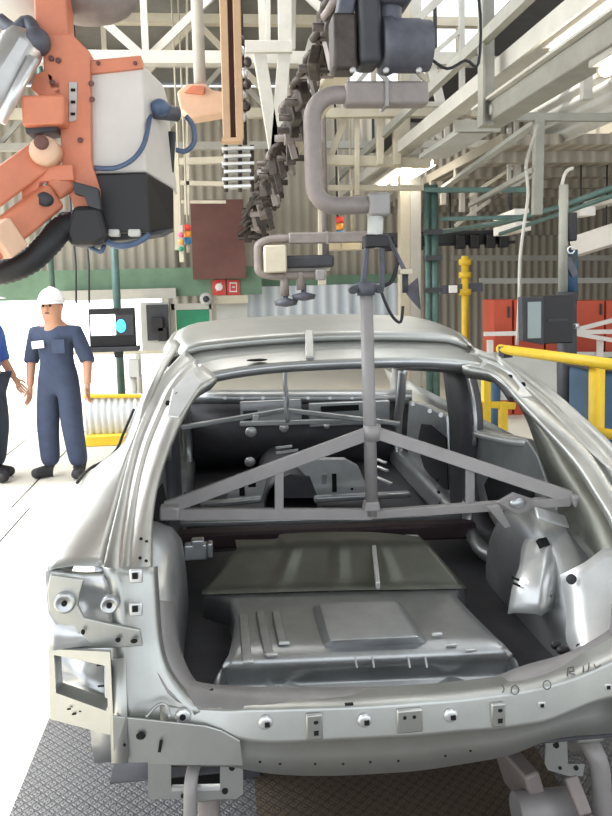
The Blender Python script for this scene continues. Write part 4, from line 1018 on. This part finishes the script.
# near roof cover with skylight gaps, plus a piece added to block sun
sbox('ceiling_near', 'roof_deck', (-1.85, 2.0, 6.0), (7.5, 12.2, .12))
sbox('sun_blocker_left', 'roof_deck', (-7.5, 7.2, 6.0), (3.8, 1.9, .12))  # unseen slab added to keep the sun off the hard hat worker
sbox('ceiling_near_right', 'roof_deck', (7.6, 2.0, 6.0), (7.0, 12.2, .12))
# hanging cross frames and columns
member('suspension_trestle', 'white steel A frame hanging between tan mast and chain', 'frame', [('leg', (258,45,8), (275,150,8), .13, .08), ('leg', (285,45,8), (276,150,8), .13, .08), ('crossbar', (245,47,7.95), (292,47,7.95), .12, .06), ('leg', (284,-40,8), (285,45,8), .14, .08), ('leg', (268,-40,8), (268,45,8), .05, .05)], 'white_steel')
member('hanger_strut', 'bright white strut slanting behind the A frame', 'strut', [('strut_bar', (292,-30,9), (291,50,9), .1, .1), ('strut_bar', (312,40,9), (297,95,9), .09, .09)], 'white_steel')
member('support_column', 'cream steel column standing behind the bracing pole head', 'column', [('shaft', (404,-120,11.0), (404,420,11.0), .16, .16)], 'cream_steel', base=(A(404,300,11).x, 11, 0))
member('support_column', 'white steel column right beside the cream column', 'column', [('shaft', (414,-120,11.8), (414,410,11.8), .2, .16)], 'white_steel', base=(A(414,300,11.8).x, 11.8, 0))
member('pipe_bridge', 'cream horizontal pipe bridge framed inside the large hook', 'pipe bridge', [('upper_pipe', (300,114,9.6), (470,112,9.6), .11, .11), ('middle_pipe', (315,160,9.8), (430,163,9.8), .13, .13), ('lower_pipe', (312,188,9.8), (440,188,9.8), .07, .07), ('post', (357,115,9.7), (357,195,9.7), .06, .06), ('post', (322,115,9.7), (322,285,9.7), .1, .1), ('post', (380,112,9.7), (380,165,9.7), .09, .09), ('post', (396,112,9.7), (397,165,9.7), .1, .1), ('diagonal', (346,116,9.8), (330,158,9.8), .08, .05), ('diagonal', (376,166,9.8), (394,146,9.8), .06, .05)], 'cream_steel')
member('pipe_bridge', 'thin pale pipe bridge in front of the brick red panel', 'pipe bridge', [('hanger_rod', (187,150,10.2), (187,0,10.2), .03, .03), ('upper_pipe', (176,162,10.2), (226,160,10.2), .09, .09), ('middle_pipe', (174,183,10.2), (226,184,10.2), .06, .06), ('lower_pipe', (174,202,10.2), (226,202,10.2), .04, .04), ('post', (176,150,10.2), (178,250,10.2), .08, .06), ('post', (187,150,10.2), (187,215,10.2), .07, .06)], 'cream_steel')
# ------------------------------------------------------------------ right hand light beam, lamps and frames
t = thing('lamp_beam', (2.25, 3.0, 2.96), 'large pale box beam running overhead beside the near fluorescent lamps', 'beam')
MB().box((2.25, 3.0, 3.04), (.21, 6.5, .15), bev=.01).build('box_section', 'grey_green_steel', t)
MB().box((2.24, 3.0, 3.125), (.28, 6.5, .02)).build('top_flange', 'white_steel', t)
MB().lathe([(.01, 0), (.04, 0), (.04, .02), (.01, .02)], (2.13, 5.9, 3.04), 14, 'X').build('bolt', 'white_steel', t)
t = thing('lamp_rail', (2.45, 8.5, 3.4), 'long white channel rail carrying lamps left of the large beam', 'rail')
MB().box((2.42, 9.5, 3.47), (.26, 13.0, .08)).build('channel', 'white_steel', t)
MB().box((2.28, 9.5, 3.43), (.03, 13.0, .14)).build('channel_lip', 'white_steel', t)
MB().box((2.10, 9.5, 3.60), (.07, 13.0, .09)).build('cable_duct', 'grey_green_steel', t)
for y in (4.5, 7.8, 11, 14): MB().box((2.27, y, 3.53), (.36, .06, .04)).build('duct_clip', 'white_steel', t)
def lamp(c, length, lab, wd=.16):
    t = thing('fluorescent_lamp', c, lab, 'lamp', None)
    c = Vector(c)
    MB().box(c+Vector((0, 0, .05)), (wd, length, .05), bev=.008).build('lamp_housing', 'white_steel', t)
    MB().cyl(c+Vector((0, -length/2+.05, 0)), c+Vector((0, length/2-.05, 0)), .038, 12).build('fluorescent_tube', 'lamp_tube', t)
    for s in (-1, 1): MB().box(c+Vector((0, s*(length/2-.03), .0)), (.06, .05, .07)).build('lamp_holder', 'cream_steel', t)
lamp((2.42, 4.2, 3.33), 2.4, 'near fluorescent lamp glowing at top right on the white rail')
lamp((2.25, 3.35, 2.90), 2.0, 'near fluorescent lamp under the large box beam at right edge')
lamp((2.62, 11.2, 3.30), 2.6, 'distant fluorescent lamp glowing right of the large hook', .28)
lamp((2.84, 11.2, 3.28), 2.6, 'distant fluorescent lamp twin on the side away from the hook', .1)
t = thing('lamp_reflector', (2.75, 8.6, 3.3), 'pale boxed lamp reflector section between near beam and distant lamp', 'reflector')
MB().box((2.72, 8.75, 3.30), (.38, 1.7, .06), bev=.01).build('reflector_pan', 'pale_grey_panel', t); MB().box((2.72, 7.92, 3.33), (.5, .06, .12)).build('end_plate', 'white_steel', t)
member('drop_post', 'thick grey drop post joining the end of the large beam', 'post', [('shaft', (486,-290,6.0), (487,126,6.0), .10, .09), ('shaft_flange', (480.5,-290,5.96), (481.5,126,5.96), .02, .12)], 'grey_green_steel')
member('drop_post', 'thin pale drop post left of the thick grey drop post', 'post', [('shaft', (461,-80,8.4), (462,92,8.4), .06, .06), ('branch', (461,30,8.4), (432,55,8.4), .05, .05), ('branch', (430,60,8.4), (441,105,8.4), .1, .06)], 'white_steel')
member('drop_post', 'thin pale drop post right of the thick grey drop post', 'post', [('shaft', (515,-60,8.3), (515,45,8.3), .07, .07)], 'white_steel')
member('drop_post', 'short white drop post between large beam and corrugated sheet', 'post', [('shaft', (592,-150,7.4), (586,100,7.4), .1, .08)], 'white_steel')
member('portal_frame', 'grey galvanised portal frame below the large beam at right', 'frame', [('crossbar', (510,117,6.6), (700,118,6.6), .07, .06), ('post', (539,115,6.6), (537,215,6.6), .085, .07), ('diagonal', (537,122,6.6), (432,196,11.0), .07, .06), ('diagonal', (534,170,6.6), (470,205,9.5), .05, .05)], 'grey_green_steel')
member('lattice_support', 'white lattice support of slim posts below the portal diagonal', 'frame', [('post', (517,145,9.5), (517,186,9.5), .09, .06), ('post', (509,128,9.5), (509,190,9.5), .05, .05), ('post', (462,165,11.5), (462,212,11.5), .08, .08), ('post', (474,160,11.5), (473,216,11.5), .1, .08), ('post', (443,172,11.5), (443,205,11.5), .08, .08), ('rail', (500,192,9.5), (532,176,9.5), .05, .05), ('rail', (455,226,11.0), (490,200,11.0), .05, .05), ('rail', (520,162,9.5), (470,196,11), .04, .04)], 'white_steel')
t = thing('corrugated_screen', (3.95, 7.2, 3.3), 'white corrugated sheet screen hanging at upper right', 'sheet')
mb = MB(); rows = []
for i in range(41):
    z = 3.26+.7*i/40; x = 3.95+.025*math.sin(i*2*math.pi/8); rows.append([Vector((x, 9.5, z)), Vector((x, 4.6, z))])
mb.grid(rows); mb.build('corrugated_sheet', 'white_steel', t, thick=.004)
for y in (5.2, 7.2, 9.2): MB().bar((4.03, y, 3.2), (4.03, y, 5.9), .05, .05).build('hanger_strap', 'dark_steel', t)
t = thing('cable_tray', (3.1, 9.5, 4.2), 'dark loaded cable tray running overhead above the white lamp rail', 'cable tray')
MB().box((3.1, 9.6, 4.2), (.7, 9.6, .05)).build('tray_base', 'dark_steel', t)
for i in range(7): MB().tube([(2.83+i*.09, 4.9, 4.26+.03*(i % 3)), (2.83+i*.09+random.uniform(-.04, .04), 8, 4.27), (2.83+i*.09+random.uniform(-.04, .04), 11, 4.28), (2.83+i*.09, 14.3, 4.26)], .045, 8).build('cable_run', 'cable_black' if i % 2 else 'motor_grey', t)
for y in (5.5, 9.5, 13.5):
    for x in (2.73, 3.47): MB().bar((x, y, 4.18), (x, y, 5.98), .04, .04).build('tray_hanger', 'dark_steel', t)
t = thing('ceiling_duct', (5, 9, 3.9), 'long brown grey duct running behind the corrugated sheet', 'duct')
MB().box((5.0, 8.0, 3.62), (.5, 8, .36), bev=.02).build('duct_body', 'corrugated_grey', t)
for y in (5, 8, 11): MB().box((5.0, y, 3.62), (.54, .06, .4)).build('duct_band', 'dark_steel', t); MB().bar((5.0, y, 3.8), (5.0, y, 5.95), .04, .04).build('duct_hanger', 'dark_steel', t)
t = thing('ceiling_pipe', (4.2, 8, 3.0), 'green conduit pipe sloping across below the corrugated sheet', 'pipe')
MB().tube([A(440,232,9.6), A(505,222,8.0), A(560,207,7.0), A(640,178,6.0)], .03, 8).build('pipe_run', 'green_steel', t)
MB().tube([A(500,234,8.0), A(560,214,7.0), A(640,186,6.0)], .022, 8).build('pipe_run', 'green_steel', t)
for k, (u0, v0, u1, v1, lab) in enumerate(((500,232,524,226,'pale ceiling strip lamp left of the white conduit drop'), (574,214,588,211,'pale ceiling strip lamp right of the blue green post'), (500,221,522,213,'pale ceiling strip lamp above its neighbour near the conduit drop'), (590,206,625,196,'pale ceiling strip lamp at the far right edge'), (575,247,640,226,'broad pale ceiling strip lamp behind the black box post'))):
    t = thing('strip_lamp', A(u0, v0, 10.5), lab, 'lamp'); 
    w_ = .28 if k == 4 else .12
    MB().bar(A(u0, v0, 10.5), A(u1, v1, 9.6), .2, w_, bev=.01).build('lamp_tray', 'sign_white', t)
    a = A(u0, v0, 10.5).lerp(A(u1, v1, 9.6), .5); MB().cyl(a, (a.x, a.y, 3.24 if a.z < 3.2 else 5.9), .012, 6).build('lamp_cord', 'dark_steel', t)
# dark trolley line across the back
t = thing('trolley_line', A(400, 243, 12.5), 'dark overhead trolley line with hooks crossing behind the pole', 'conveyor')
MB().bar(A(318, 241, 12.5), A(505, 236, 12.5), .16, .2, (0, 0, 1)).build('track', 'dark_steel', t)
for u in (338, 450): a = A(u, 240, 12.6); MB().cyl(a, (a.x, 12.6, 3.3 if u == 450 else 5.95), .02, 6).build('track_hanger', 'dark_steel', t)
MB().bar(A(318, 249, 12.4), A(515, 242, 12.4), .05, .05).build('lower_track', 'black_plastic', t)
for u in (388, 418, 432, 460, 474, 490, 503):
    MB().box(A(u, 246-(u-318)*.03, 12.3), (.16, .14, .24), bev=.02).build('trolley', 'black_plastic', t)
# conduit drop and posts on the right
t = thing('conduit_drop', A(519, 340, 6), 'thin white bent conduit dropping down left of the black box', 'conduit')
MB().tube(smooth_pts([A(573,168,5.6), A(566,172,5.6), A(562,185,5.6), A(560,205,5.5)], 4), .014, 8).build('bent_end', 'white_steel', t)
MB().tube(smooth_pts([A(526,170,6.0), A(528,195,6.0), A(524,225,6.0), A(520,260,6.0), A(519,300,6.0), A(517,345,6.0)], 4), .014, 8).build('conduit', 'white_steel', t)
MB().tube(smooth_pts([A(526,170,6.0), A(527,160,6.1), A(533,140,6.4), A(538,124,6.55)], 3), .014, 8).build('conduit', 'white_steel', t)
t = thing('equipment_post', A(566, 420, 5.0), 'blue grey round post carrying the black control box', 'post')
p = A(566, 350, 5.2); MB().cyl((p.x+.02, 5.2, 0), (p.x, 5.2, A(563, 292, 5.2).z), .07, 16).build('post_lower', 'dark_steel', t)
a = A(563, 292, 5.2); MB().cyl(a, (a.x, 5.2, A(563,185,5.2).z), .033, 16).build('post_upper', 'grey_green_steel', t)
MB().cyl(A(569, 295, 5.25), A(569, 250, 5.25), .06, 14).build('post_sleeve', 'blue_bin', t)
MB().box((p.x+.02, 5.2, .01), (.3, .3, .02)).build('base_plate', 'dark_steel', t)
MB().box(A(571, 227, 5.2), (.06, .08, .2), bev=.01).build('speaker_box', 'black_plastic', t)
MB().bar(A(566,258,5.2), A(574,276,5.2), .05, .05).build('bracket', 'motor_grey', t); MB().bar(A(574,255,5.2), A(566,270,5.2), .04, .05).build('bracket', 'dark_steel', t)
a = A(571, 250, 5.15); MB().tube(arc(a, .025, 0, 6.28, 12), .006, 6).build('eye_ring', 'bright_zinc', t)
t = thing('control_box', A(552, 345, 5.0), 'black control box with grey screen mounted on the round post', 'control box')
f0 = [A(u, v, 4.72) for u, v in ((519,296),(541,298),(541,345),(520,341))]
mb = MB(); a = [mb.v(p) for p in f0]; b_ = [mb.v(p) for p in [A(u, v, 5.1) for u, v in ((522,297),(573,295),(573,340),(524,340))]]
f1 = [A(u, v, 4.70) for u, v in ((541,298),(572,295),(572,340),(543,345))]
pbox(543, 296, 573, 343, 4.86, .22).build('box_body', 'black_plastic', t, bevel=.008)
MB().prism([A(u, v, 4.80) for u, v in ((522,297),(544,298),(544,345),(523,341))], (0, .08, 0)).build('screen_housing', 'dark_steel', t, bevel=.006)
pbox(528, 302, 541, 338, 4.79, .012).build('screen', 'screen_grey', t)
pbox(548, 319, 568, 321, 4.855, .01).build('box_seam', 'dark_steel', t)
MB().lathe([(.003, 0), (.018, 0), (.018, .03), (.003, .03)], A(574, 326, 4.95), 12, 'X').build('turn_knob', 'bright_zinc', t)
# green pipe gantry in the middle
t = thing('pipe_gantry', A(433, 330, 9), 'dark green pipe gantry right of the cream columns', 'frame')
for u, r in ((428, .035), (435, .05)):
    p = A(u, 300, 9.0); MB().cyl((p.x, 9, 0), (p.x, 9, A(u, 185, 9).z), r, 12).build('post', 'green_steel', t)
MB().bar(A(425, 190, 9), A(530, 190, 8.4), .06, .06, bev=.008).build('top_rail', 'green_steel', t)
MB().bar(A(440, 219, 9), A(530, 217, 8.4), .05, .05, bev=.008).build('middle_rail', 'green_steel', t)
MB().prism([A(u, v, 9.05) for u, v in ((404,290),(418,278),(421,310),(412,300))], (0, .05, 0)).build('gusset', 'motor_grey', t)
for v in (232, 258, 290): MB().box(A(433, v, 8.95), (.2, .12, .06)).build('pipe_clamp', 'dark_steel', t)
t = thing('yellow_post', A(464, 335, 10), 'slim yellow post standing behind the green gantry', 'post')
p = A(465, 300, 10); MB().cyl((p.x, 10, 0), (p.x, 10, A(465, 256, 10).z), .05, 12).build('shaft', 'yellow_paint', t)
for v in (262, 275, 292): MB().cyl(A(465, v+3, 10), A(465, v-3, 10), .085, 12).build('collar', 'yellow_paint', t)
MB().bar(A(440, 290, 10), A(482, 287, 10), .05, .12).build('cross_tray', 'motor_grey', t); MB().box(A(453, 289, 9.9), (.1, .06, .1)).build('lamp_knob', 'sign_white', t)
# red panels with slim pale handrails
t = thing('red_cabinet', (A(540, 330, 9).x, 9, 0), 'tall orange red cabinet row standing behind the black control box', 'cabinet')
for u0, u1 in ((493, 514), (514, 546), (546, 575), (575, 606), (606, 650)):
    a, b = A(u0, 300 if u0 < 515 else 301, 9.0), A(u1-1, 310, 9.0)
    o = MB().box(((a.x+b.x)/2, 9.2, a.z/2), (b.x-a.x-.01, .4, a.z), bev=.01).build('cabinet_unit', 'red_panel', t)
    MB().box((b.x-.06, 8.985, 1.3), (.02, .03, .14)).build('handle', 'dark_steel', o)
a, b = A(484, 340, 8.8), A(660, 352, 8.0)
t = thing('barrier', (a.x+.9, 8.4, 0), 'pale grey barrier sheets with slanting rails in front of the red cabinet', 'barrier')
mb = MB(); mb.prism([A(484,352,8.7), A(640,352,8.7), A(640,400,8.7), A(484,400,8.7)], (0, .03, 0)); mb.build('barrier_sheet', 'pale_grey_panel', t)
for q in ((484,334,640,331), (520,324,640,345), (575,330,660,308)): MB().bar(A(q[0], q[1], 8.6), A(q[2], q[3], 8.5), .04, .05).build('barrier_rail', 'white_cover', t)
for u in (490, 600): p = A(u, 340, 8.65); MB().bar((p.x, 8.65, 0), p, .06, .06).build('barrier_post', 'white_cover', t)
for k, (v0, v1, lab) in enumerate(((281, 285, 'pale horizontal service rail above the red cabinet'), (258, 262, 'grey green horizontal service rail below the strip lamps'))):
    tag(MB().bar(A(452 if k else 480, v0, 13.5), A(700, v0-(0 if k else 1), 13.5), .1, .1).build('service_rail', 'pale_grey_panel' if k == 0 else 'grey_green_steel'), lab, 'rail')
# yellow guard rail on the right
t = thing('guard_rail', (2.0, 4.6, 0), 'yellow tubular guard rail standing right of the car', 'railing')
gy = lambda u, v: A(u, v, 5.0-(u-500)*.009)
pts = [gy(500, 349), gy(560, 356), gy(597, 361), gy(660, 371)]
MB().tube([pts[0], pts[3]], .033, 12).build('top_rail', 'yellow_paint', t)
for u in (597,):
    p = gy(u, 361); MB().cyl((p.x, p.y, 0), p, .045, 12).build('post', 'yellow_paint', t)
MB().tube([gy(590, 431), gy(660, 442)], .03, 12).build('middle_rail', 'yellow_paint', t)
MB().bar(gy(503, 352), gy(508, 352), .08, .08).build('rail_clamp', 'dark_steel', t)
t = thing('guard_rail', (2.2, 6.6, 0), 'yellow guard rail with square posts seen through the quarter window', 'railing')
for u, v0 in ((486, 378), (503, 402), (474, 402)):
    p = A(u, v0, 6.4); MB().bar((p.x, 6.4, 0), p, .07, .07, bev=.008).build('post', 'yellow_paint', t)
MB().bar(A(466, 403, 6.4), A(515, 406, 6.4), .06, .05, (0, 1, 0), bev=.008).build('rail', 'yellow_paint', t)
t = thing('post_bollard', (A(494, 400, 6.9).x, 6.9, 0), 'dark blue post behind the yellow rail in the quarter window', 'post')
p = A(494, 375, 6.9); MB().cyl((p.x, 6.9, 0), (p.x, 6.9, p.z), .06, 14).build('shaft', 'blue_bin', t); MB().cyl((p.x, 6.9, 0), (p.x, 6.9, .03), .12, 14).build('foot', 'dark_steel', t)
t = thing('yellow_frame_post', (A(394, 380, 8).x, 8, 0), 'yellow frame post seen through the windscreen opening', 'post')
p = A(396, 372, 8); MB().bar((p.x, 8, 0), (p.x, 8, p.z), .06, .06).build('shaft', 'yellow_paint', t); MB().box((p.x, 8, .01), (.16, .16, .02)).build('foot', 'dark_steel', t)
t = thing('waste_bin', (A(610, 400, 4.6).x, 4.6, 0), 'dark blue bin standing behind the yellow post at right edge', 'bin')
a, b = A(603, 373, 4.55), A(650, 430, 4.55)
MB().prism([(a.x, 4.6, 0), (a.x+.5, 4.6, 0), (a.x+.5, 4.6, a.z), (a.x, 4.6, a.z)], (0, .45, 0)).build('bin_body', 'blue_bin', t, bevel=.03)
MB().box((a.x+.25, 4.82, a.z+.02), (.54, .5, .05), bev=.015).build('bin_lid', 'dark_steel', t)
MB().blob((a.x-.02, 4.56, A(604,374,4.55).z-.03), (.035, .03, .04)).build('bin_hinge', 'dark_steel', t)
# ------------------------------------------------------------------ carrier stands beneath the body
t = thing('carrier_stand', A(190, 800, 1.9), 'grey tubular carrier stand under the left rear corner of the car', 'stand')
MB().tube(smooth_pts([A(196,762,1.88), A(193,770,1.83), A(191,782,1.80), A(190,800,1.79), A(190,850,1.79)], 4)+[Vector((A(190,850,1.79).x, 1.79, .0))], .017, 12).build('support_tube', 'fixture_grey', t)
p = A(208, 797, 1.9); MB().cyl((p.x, 1.93, 0), (p.x, 1.93, p.z), .03, 14).build('support_tube', 'hook_grey', t)
MB().box((p.x, 1.93, p.z), (.09, .07, .02), bev=.004).build('support_pad', 'galvanised_sheet', t)
MB().box((p.x-.03, 1.93, .015), (.24, .2, .03)).build('base_plate', 'dark_steel', t)
t = thing('carrier_stand', A(580, 800, 2.0), 'grey bent tube carrier stand under the right rear corner of the car', 'stand')
q0 = A(580, 780, 1.96)
MB().tube(smooth_pts([A(575,746,2.05), A(586,742,2.0), A(594,752,1.96), A(600,770,1.95), A(602,800,1.95), A(603,840,1.95)], 5)+[Vector((A(603,840,1.95).x, 1.95, 0))], .028, 12).build('support_tube', 'fixture_grey', t)
p, q = A(570, 776, 1.96), A(585, 815, 1.9); MB().bar(p, q, .04, .03, (0, 1, 0), bev=.006).build('support_strut', 'hook_grey', t)
MB().bar(q, (q.x+.05, 1.88, 0.02), .04, .03, (0, 1, 0), bev=.006).build('support_strut', 'hook_grey', t)
MB().box((q.x+.06, 1.9, .015), (.3, .2, .03)).build('base_plate', 'dark_steel', t)
t = thing('carrier_beam', A(520, 790, 2.2), 'wide grey carrier channel sloping under the right rear of the car', 'beam')
MB().bar(A(503,757,2.25), A(540,800,2.02), .17, .05, (1, 0, .3), bev=.01).build('channel', 'hook_grey', t)
p = A(560, 812, 2.02); MB().cyl(A(516,812,2.02), A(575,806,2.02), .055, 18).build('pivot_tube', 'fixture_grey', t)
for u in (528, 562): a = A(u, 812, 2.02); MB().bar((a.x, 2.02, 0), (a.x, 2.02, a.z), .06, .06, (0, 1, 0)).build('leg', 'dark_steel', t)
t = thing('carrier_rail', (.45, 2.9, .0), 'dark carrier rail in shadow below the car floor', 'rail')
for x in (.02, .92): MB().box((x, 3.2, .27), (.1, 2.0, .1), bev=.01).build('runner', 'dark_steel', t)
for y in (2.5, 4.0):
    MB().box((.47, y, .24), (.9, .1, .08), bev=.01).build('crosspiece', 'dark_steel', t)
    for x in (.02, .92): MB().box((x, y, .11), (.08, .08, .22)).build('leg', 'dark_steel', t)
# ------------------------------------------------------------------ people
def skin(name, V, Ed, R, m, parent, sub=2):
    me = bpy.data.meshes.new(name); off = Vector(parent.location)
    me.from_pydata([Vector(v)-off for v in V], Ed, []); me.update()
    o = bpy.data.objects.new(name, me); COL.objects.link(o)
    md = o.modifiers.new('k', 'SKIN'); md.use_smooth_shade = True
    sl = me.skin_vertices[0].data if me.skin_vertices else None
    if sl is None:
        bm = bmesh.new(); bm.from_mesh(me); bm.verts.layers.skin.verify(); bm.to_mesh(me); bm.free(); sl = me.skin_vertices[0].data
    for i, r in enumerate(R):
        sl[i].radius = r if isinstance(r, tuple) else (r, r); sl[i].use_root = (i == 0)
    s = o.modifiers.new('s', 'SUBSURF'); s.levels = sub; s.render_levels = sub
    bpy.context.view_layer.update(); bake(o); o.data.materials.clear(); o.data.materials.append(MATS[m])
    for p in o.data.polygons: p.use_smooth = True
    o.parent = parent; return o
def person(base, face, hgt, label, cloth, pose, badge=True):
    t = thing('person', base, label, 'person')
    B = Vector(base); fx = Vector((math.cos(face), math.sin(face), 0)); sx = Vector((-fx.y, fx.x, 0))  # fx forward, sx = person's left
    k = hgt/1.75
    def W(f_, s_, z): return B + (fx*f_+sx*s_+Vector((0, 0, z)))*k
    lf, rf = pose['feet']; la, ra = pose['hands']; lean = pose.get('lean', 0)
    V = []; E = []; R = []
    def add(p, r, par=None):
        V.append(p); R.append(tuple(q*k for q in r) if isinstance(r, tuple) else r*k)
        if par is not None: E.append((par, len(V)-1))
        return len(V)-1
    pel = add(W(0, 0, .95), (.15, .11)); wa = add(W(0, 0, 1.10), (.14, .10), pel); ch = add(W(.01, 0, 1.30), (.165, .115), wa); sh = add(W(0, 0, 1.42), (.12, .09), ch)
    nk = add(W(.01+lean*.5, 0, 1.49), .065, sh); hd0 = add(W(.04+lean, 0, 1.565), .098, nk); hd = add(W(.03+lean, 0, 1.65), (.105, .12), hd0); hd2 = add(W(.02+lean, 0, 1.73), (.08, .09), hd)
    hands = []
    for s, (el, wr) in ((1, la), (-1, ra)):
        a = add(W(0, s*.19, 1.41), .066, sh); b = add(W(*el), .05, a); c = add(W(*wr), .034, b); hands.append((s, W(*el), W(*wr)))
    for s, (kn, an, toe) in ((1, lf), (-1, rf)):
        a = add(W(0, s*.095, .90), .095, pel); b = add(W(*kn), .068, a); c = add(W(*an), .045, b); d = add(W(*toe), .04, c)
    body = skin('body', V, E, R, 'skin', t)
    # clothing: coverall following the same joints
    V = []; E = []; R = []
    legs_only = pose.get('trousers')
    pel = add(W(0, 0, .95), (.175, .135)); wa = add(W(0, 0, 1.10), (.165, .125), pel); ch = add(W(.01, 0, 1.29), (.19, .14), wa); sh = add(W(0, 0, 1.40), (.15, .11), ch); co = add(W(.01, 0, 1.46), .075, sh)
    for s, (el, wr) in ((1, la), (-1, ra)):
        a = add(W(0, s*.20, 1.395), .088, sh); e = Vector(el); w0 = Vector(wr)
        b = add(W(*e), .075, a); cuff = e.lerp(w0, pose.get('sleeve', .12)); c = add(W(*cuff), .078, b)
    if legs_only:
        skin('shirt', V, E, R, cloth, t); V = []; E = []; R = []
        pel = add(W(0, 0, .96), (.165, .125))
    for s, (kn, an, toe) in ((1, lf), (-1, rf)):
        a = add(W(0, s*.1, .90), .125, pel); b = add(W(*kn), .112, a); an2 = Vector(an)+Vector((0, 0, -.005)); m_ = add(W(*(Vector(kn).lerp(an2, .6))), .10, b); c = add(W(*an2), .095, m_)
    skin('trousers' if legs_only else 'coverall', V, E, R, legs_only or cloth, t)
    # collar, pocket badge, boots, hat
    for s, (kn, an, toe) in ((1, lf), (-1, rf)):
        V = []; E = []; R = []
        an = Vector(an); toe = Vector(toe); d = toe-an; d.z = 0; d.normalize()
        h = add(W(*(Vector((an.x, an.y, .062))-d*.05)), .062); m_ = add(W(*(Vector((an.x, an.y, .06))+d*.06)), (.06, .06), h); e = add(W(*(Vector((an.x, an.y, .05))+d*.20)), (.06, .05), m_); up = add(W(*(Vector((an.x, an.y, .16)))), .062, h)
        bt = skin('boot', V, E, R, 'boot_leather', t, 2)
    hc = W(.03+lean, 0, 1.65)
    if pose.get('hat', True):
        mb = MB(); prof = []
        rows = []
        for i in range(9):
            a = math.pi/2*i/8; rows.append([hc+Vector((0, 0, .045*k))+(fx*(.135*math.cos(b)*math.cos(a))+sx*(.115*math.sin(b)*math.cos(a))+Vector((0, 0, .135*math.sin(a))))*k for b in [2*math.pi*j/24 for j in range(25)]])
        mb.grid(rows); hat = mb.build('hard_hat', 'hat_white', t, thick=.006)
        mb = MB(); mb.grid([[hc+Vector((0, 0, .045*k))+(fx*(.132*math.cos(b))+sx*(.112*math.sin(b)))*k for b in [2*math.pi*j/24 for j in range(25)]], [hc+Vector((0, 0, .03*k))+(fx*(.15*math.cos(b)+(.07*max(0, math.cos(b))))+sx*(.125*math.sin(b)))*k for b in [2*math.pi*j/24 for j in range(25)]]]); mb.build('brim', 'hat_white', hat, thick=.006)
        mb = MB(); mb.tube([hc+(fx*(.135*math.cos(a))+Vector((0, 0, .046+.137*math.sin(a))))*k for a in [math.pi*j/12 for j in range(13)]], .01, 6); mb.build('ridge', 'hat_white', hat)
    # face
    mb = MB(); mb.blob(hc+(fx*.105+Vector((0, 0, -.015)))*k, (.02*k, .016*k, .03*k)); mb.build('nose', 'skin', t)
    for s in (-1, 1):
        MB().blob(hc+(fx*.094+sx*s*.034+Vector((0, 0, .012)))*k, (.012*k,)*3).build('eye', 'hole_black', t)
        MB().blob(hc+(sx*s*.092+Vector((0, 0, -.01)))*k, (.02*k, .014*k, .032*k)).build('ear', 'skin', t)
    MB().blob(hc+(fx*.098+Vector((0, 0, -.058)))*k, (.012*k, .026*k, .008*k), Matrix.Rotation(face, 3, 'Z')).build('mouth', 'brick_red', t)
    mb = MB(); mb.blob(hc+(fx*-.03+Vector((0, 0, .01)))*k, (.088*k, .095*k, .08*k), Matrix.Rotation(face, 3, 'Z')); mb.build('hair', 'boot_leather', t)
    if badge:
        c = W(.165, .1, 1.30) if pose.get('badge', 1) > 0 else W(.165, -.1, 1.30)
        mb = MB(); mb.box(c, (.012, .12*k, .07*k), Matrix.Rotation(face, 3, 'Z') @ Matrix.Rotation(.1, 3, 'X')); mb.build('name_patch', 'sign_white', t)
        mb = MB(); mb.box(W(.16, pose.get('badge', 1)*-.1, 1.28), (.012, .13*k, .13*k), Matrix.Rotation(face, 3, 'Z')); mb.build('chest_pocket', cloth, t)
    # hands: palm, four fingers, thumb, slightly curled
    for s, el, wr in hands:
        V = []; E = []; R = []
        d = (wr-el).normalized(); fwd = (fx-d*fx.dot(d)).normalized(); lat = d.cross(fwd)*s
        p0 = add(wr-d*.03, .026); p1 = add(wr+d*.04*k, (.03, .02), p0); p2 = add(wr+d*.085*k, (.034, .018), p1)
        for i in range(4):
            ln = (.085, .095, .09, .07)[i]; o_ = fwd*(.033-.022*i)*k
            a = add(wr+d*.09*k+o_, .0095, p2); b = add(wr+d*(.09+ln*.45)*k+o_-lat*.008, .009, a); c = add(wr+d*(.09+ln*.9)*k+o_*1.0-lat*.03*k, .008, b)
        a = add(wr+d*.04*k+fwd*.032*k, .011, p1); b = add(wr+d*.075*k+fwd*.055*k-lat*.01, .010, a); c = add(wr+d*.105*k+fwd*.056*k-lat*.02, .009, b)
        skin('hand', V, E, R, 'skin', t, 1)
    return t
pb = AZ(64, 476, 0)
person((pb.x, pb.y, 0), math.radians(-105), 1.66, 'person in dark navy coverall and white hard hat standing beside the monitor', 'navy_cloth',
       dict(feet=(((.03, .13, .50), (-.02, .16, .09), (.13, .20, .03)), ((.03, -.12, .50), (.0, -.13, .09), (.12, -.22, .03))),
            hands=(((-.02, .30, 1.13), (.10, .34, .90)), ((-.04, -.29, 1.13), (.05, -.27, .88))), lean=.02, badge=-1))
qb = AZ(-9, 479, 0)
person((qb.x, qb.y, 0), math.radians(-20), 1.72, 'person in blue shirt and dark trousers cut off at the left edge', 'blue_cloth',
       dict(feet=(((.04, .10, .50), (-.02, .10, .09), (.15, .1, .03)), ((.05, -.10, .50), (.06, -.11, .09), (.2, -.1, .03))),
            hands=(((.0, .26, 1.13), (.15, .24, .92)), ((.02, -.27, 1.13), (.16, -.24, .92))), lean=.02, badge=1, sleeve=.3, trousers='charcoal_cloth'), badge=False)
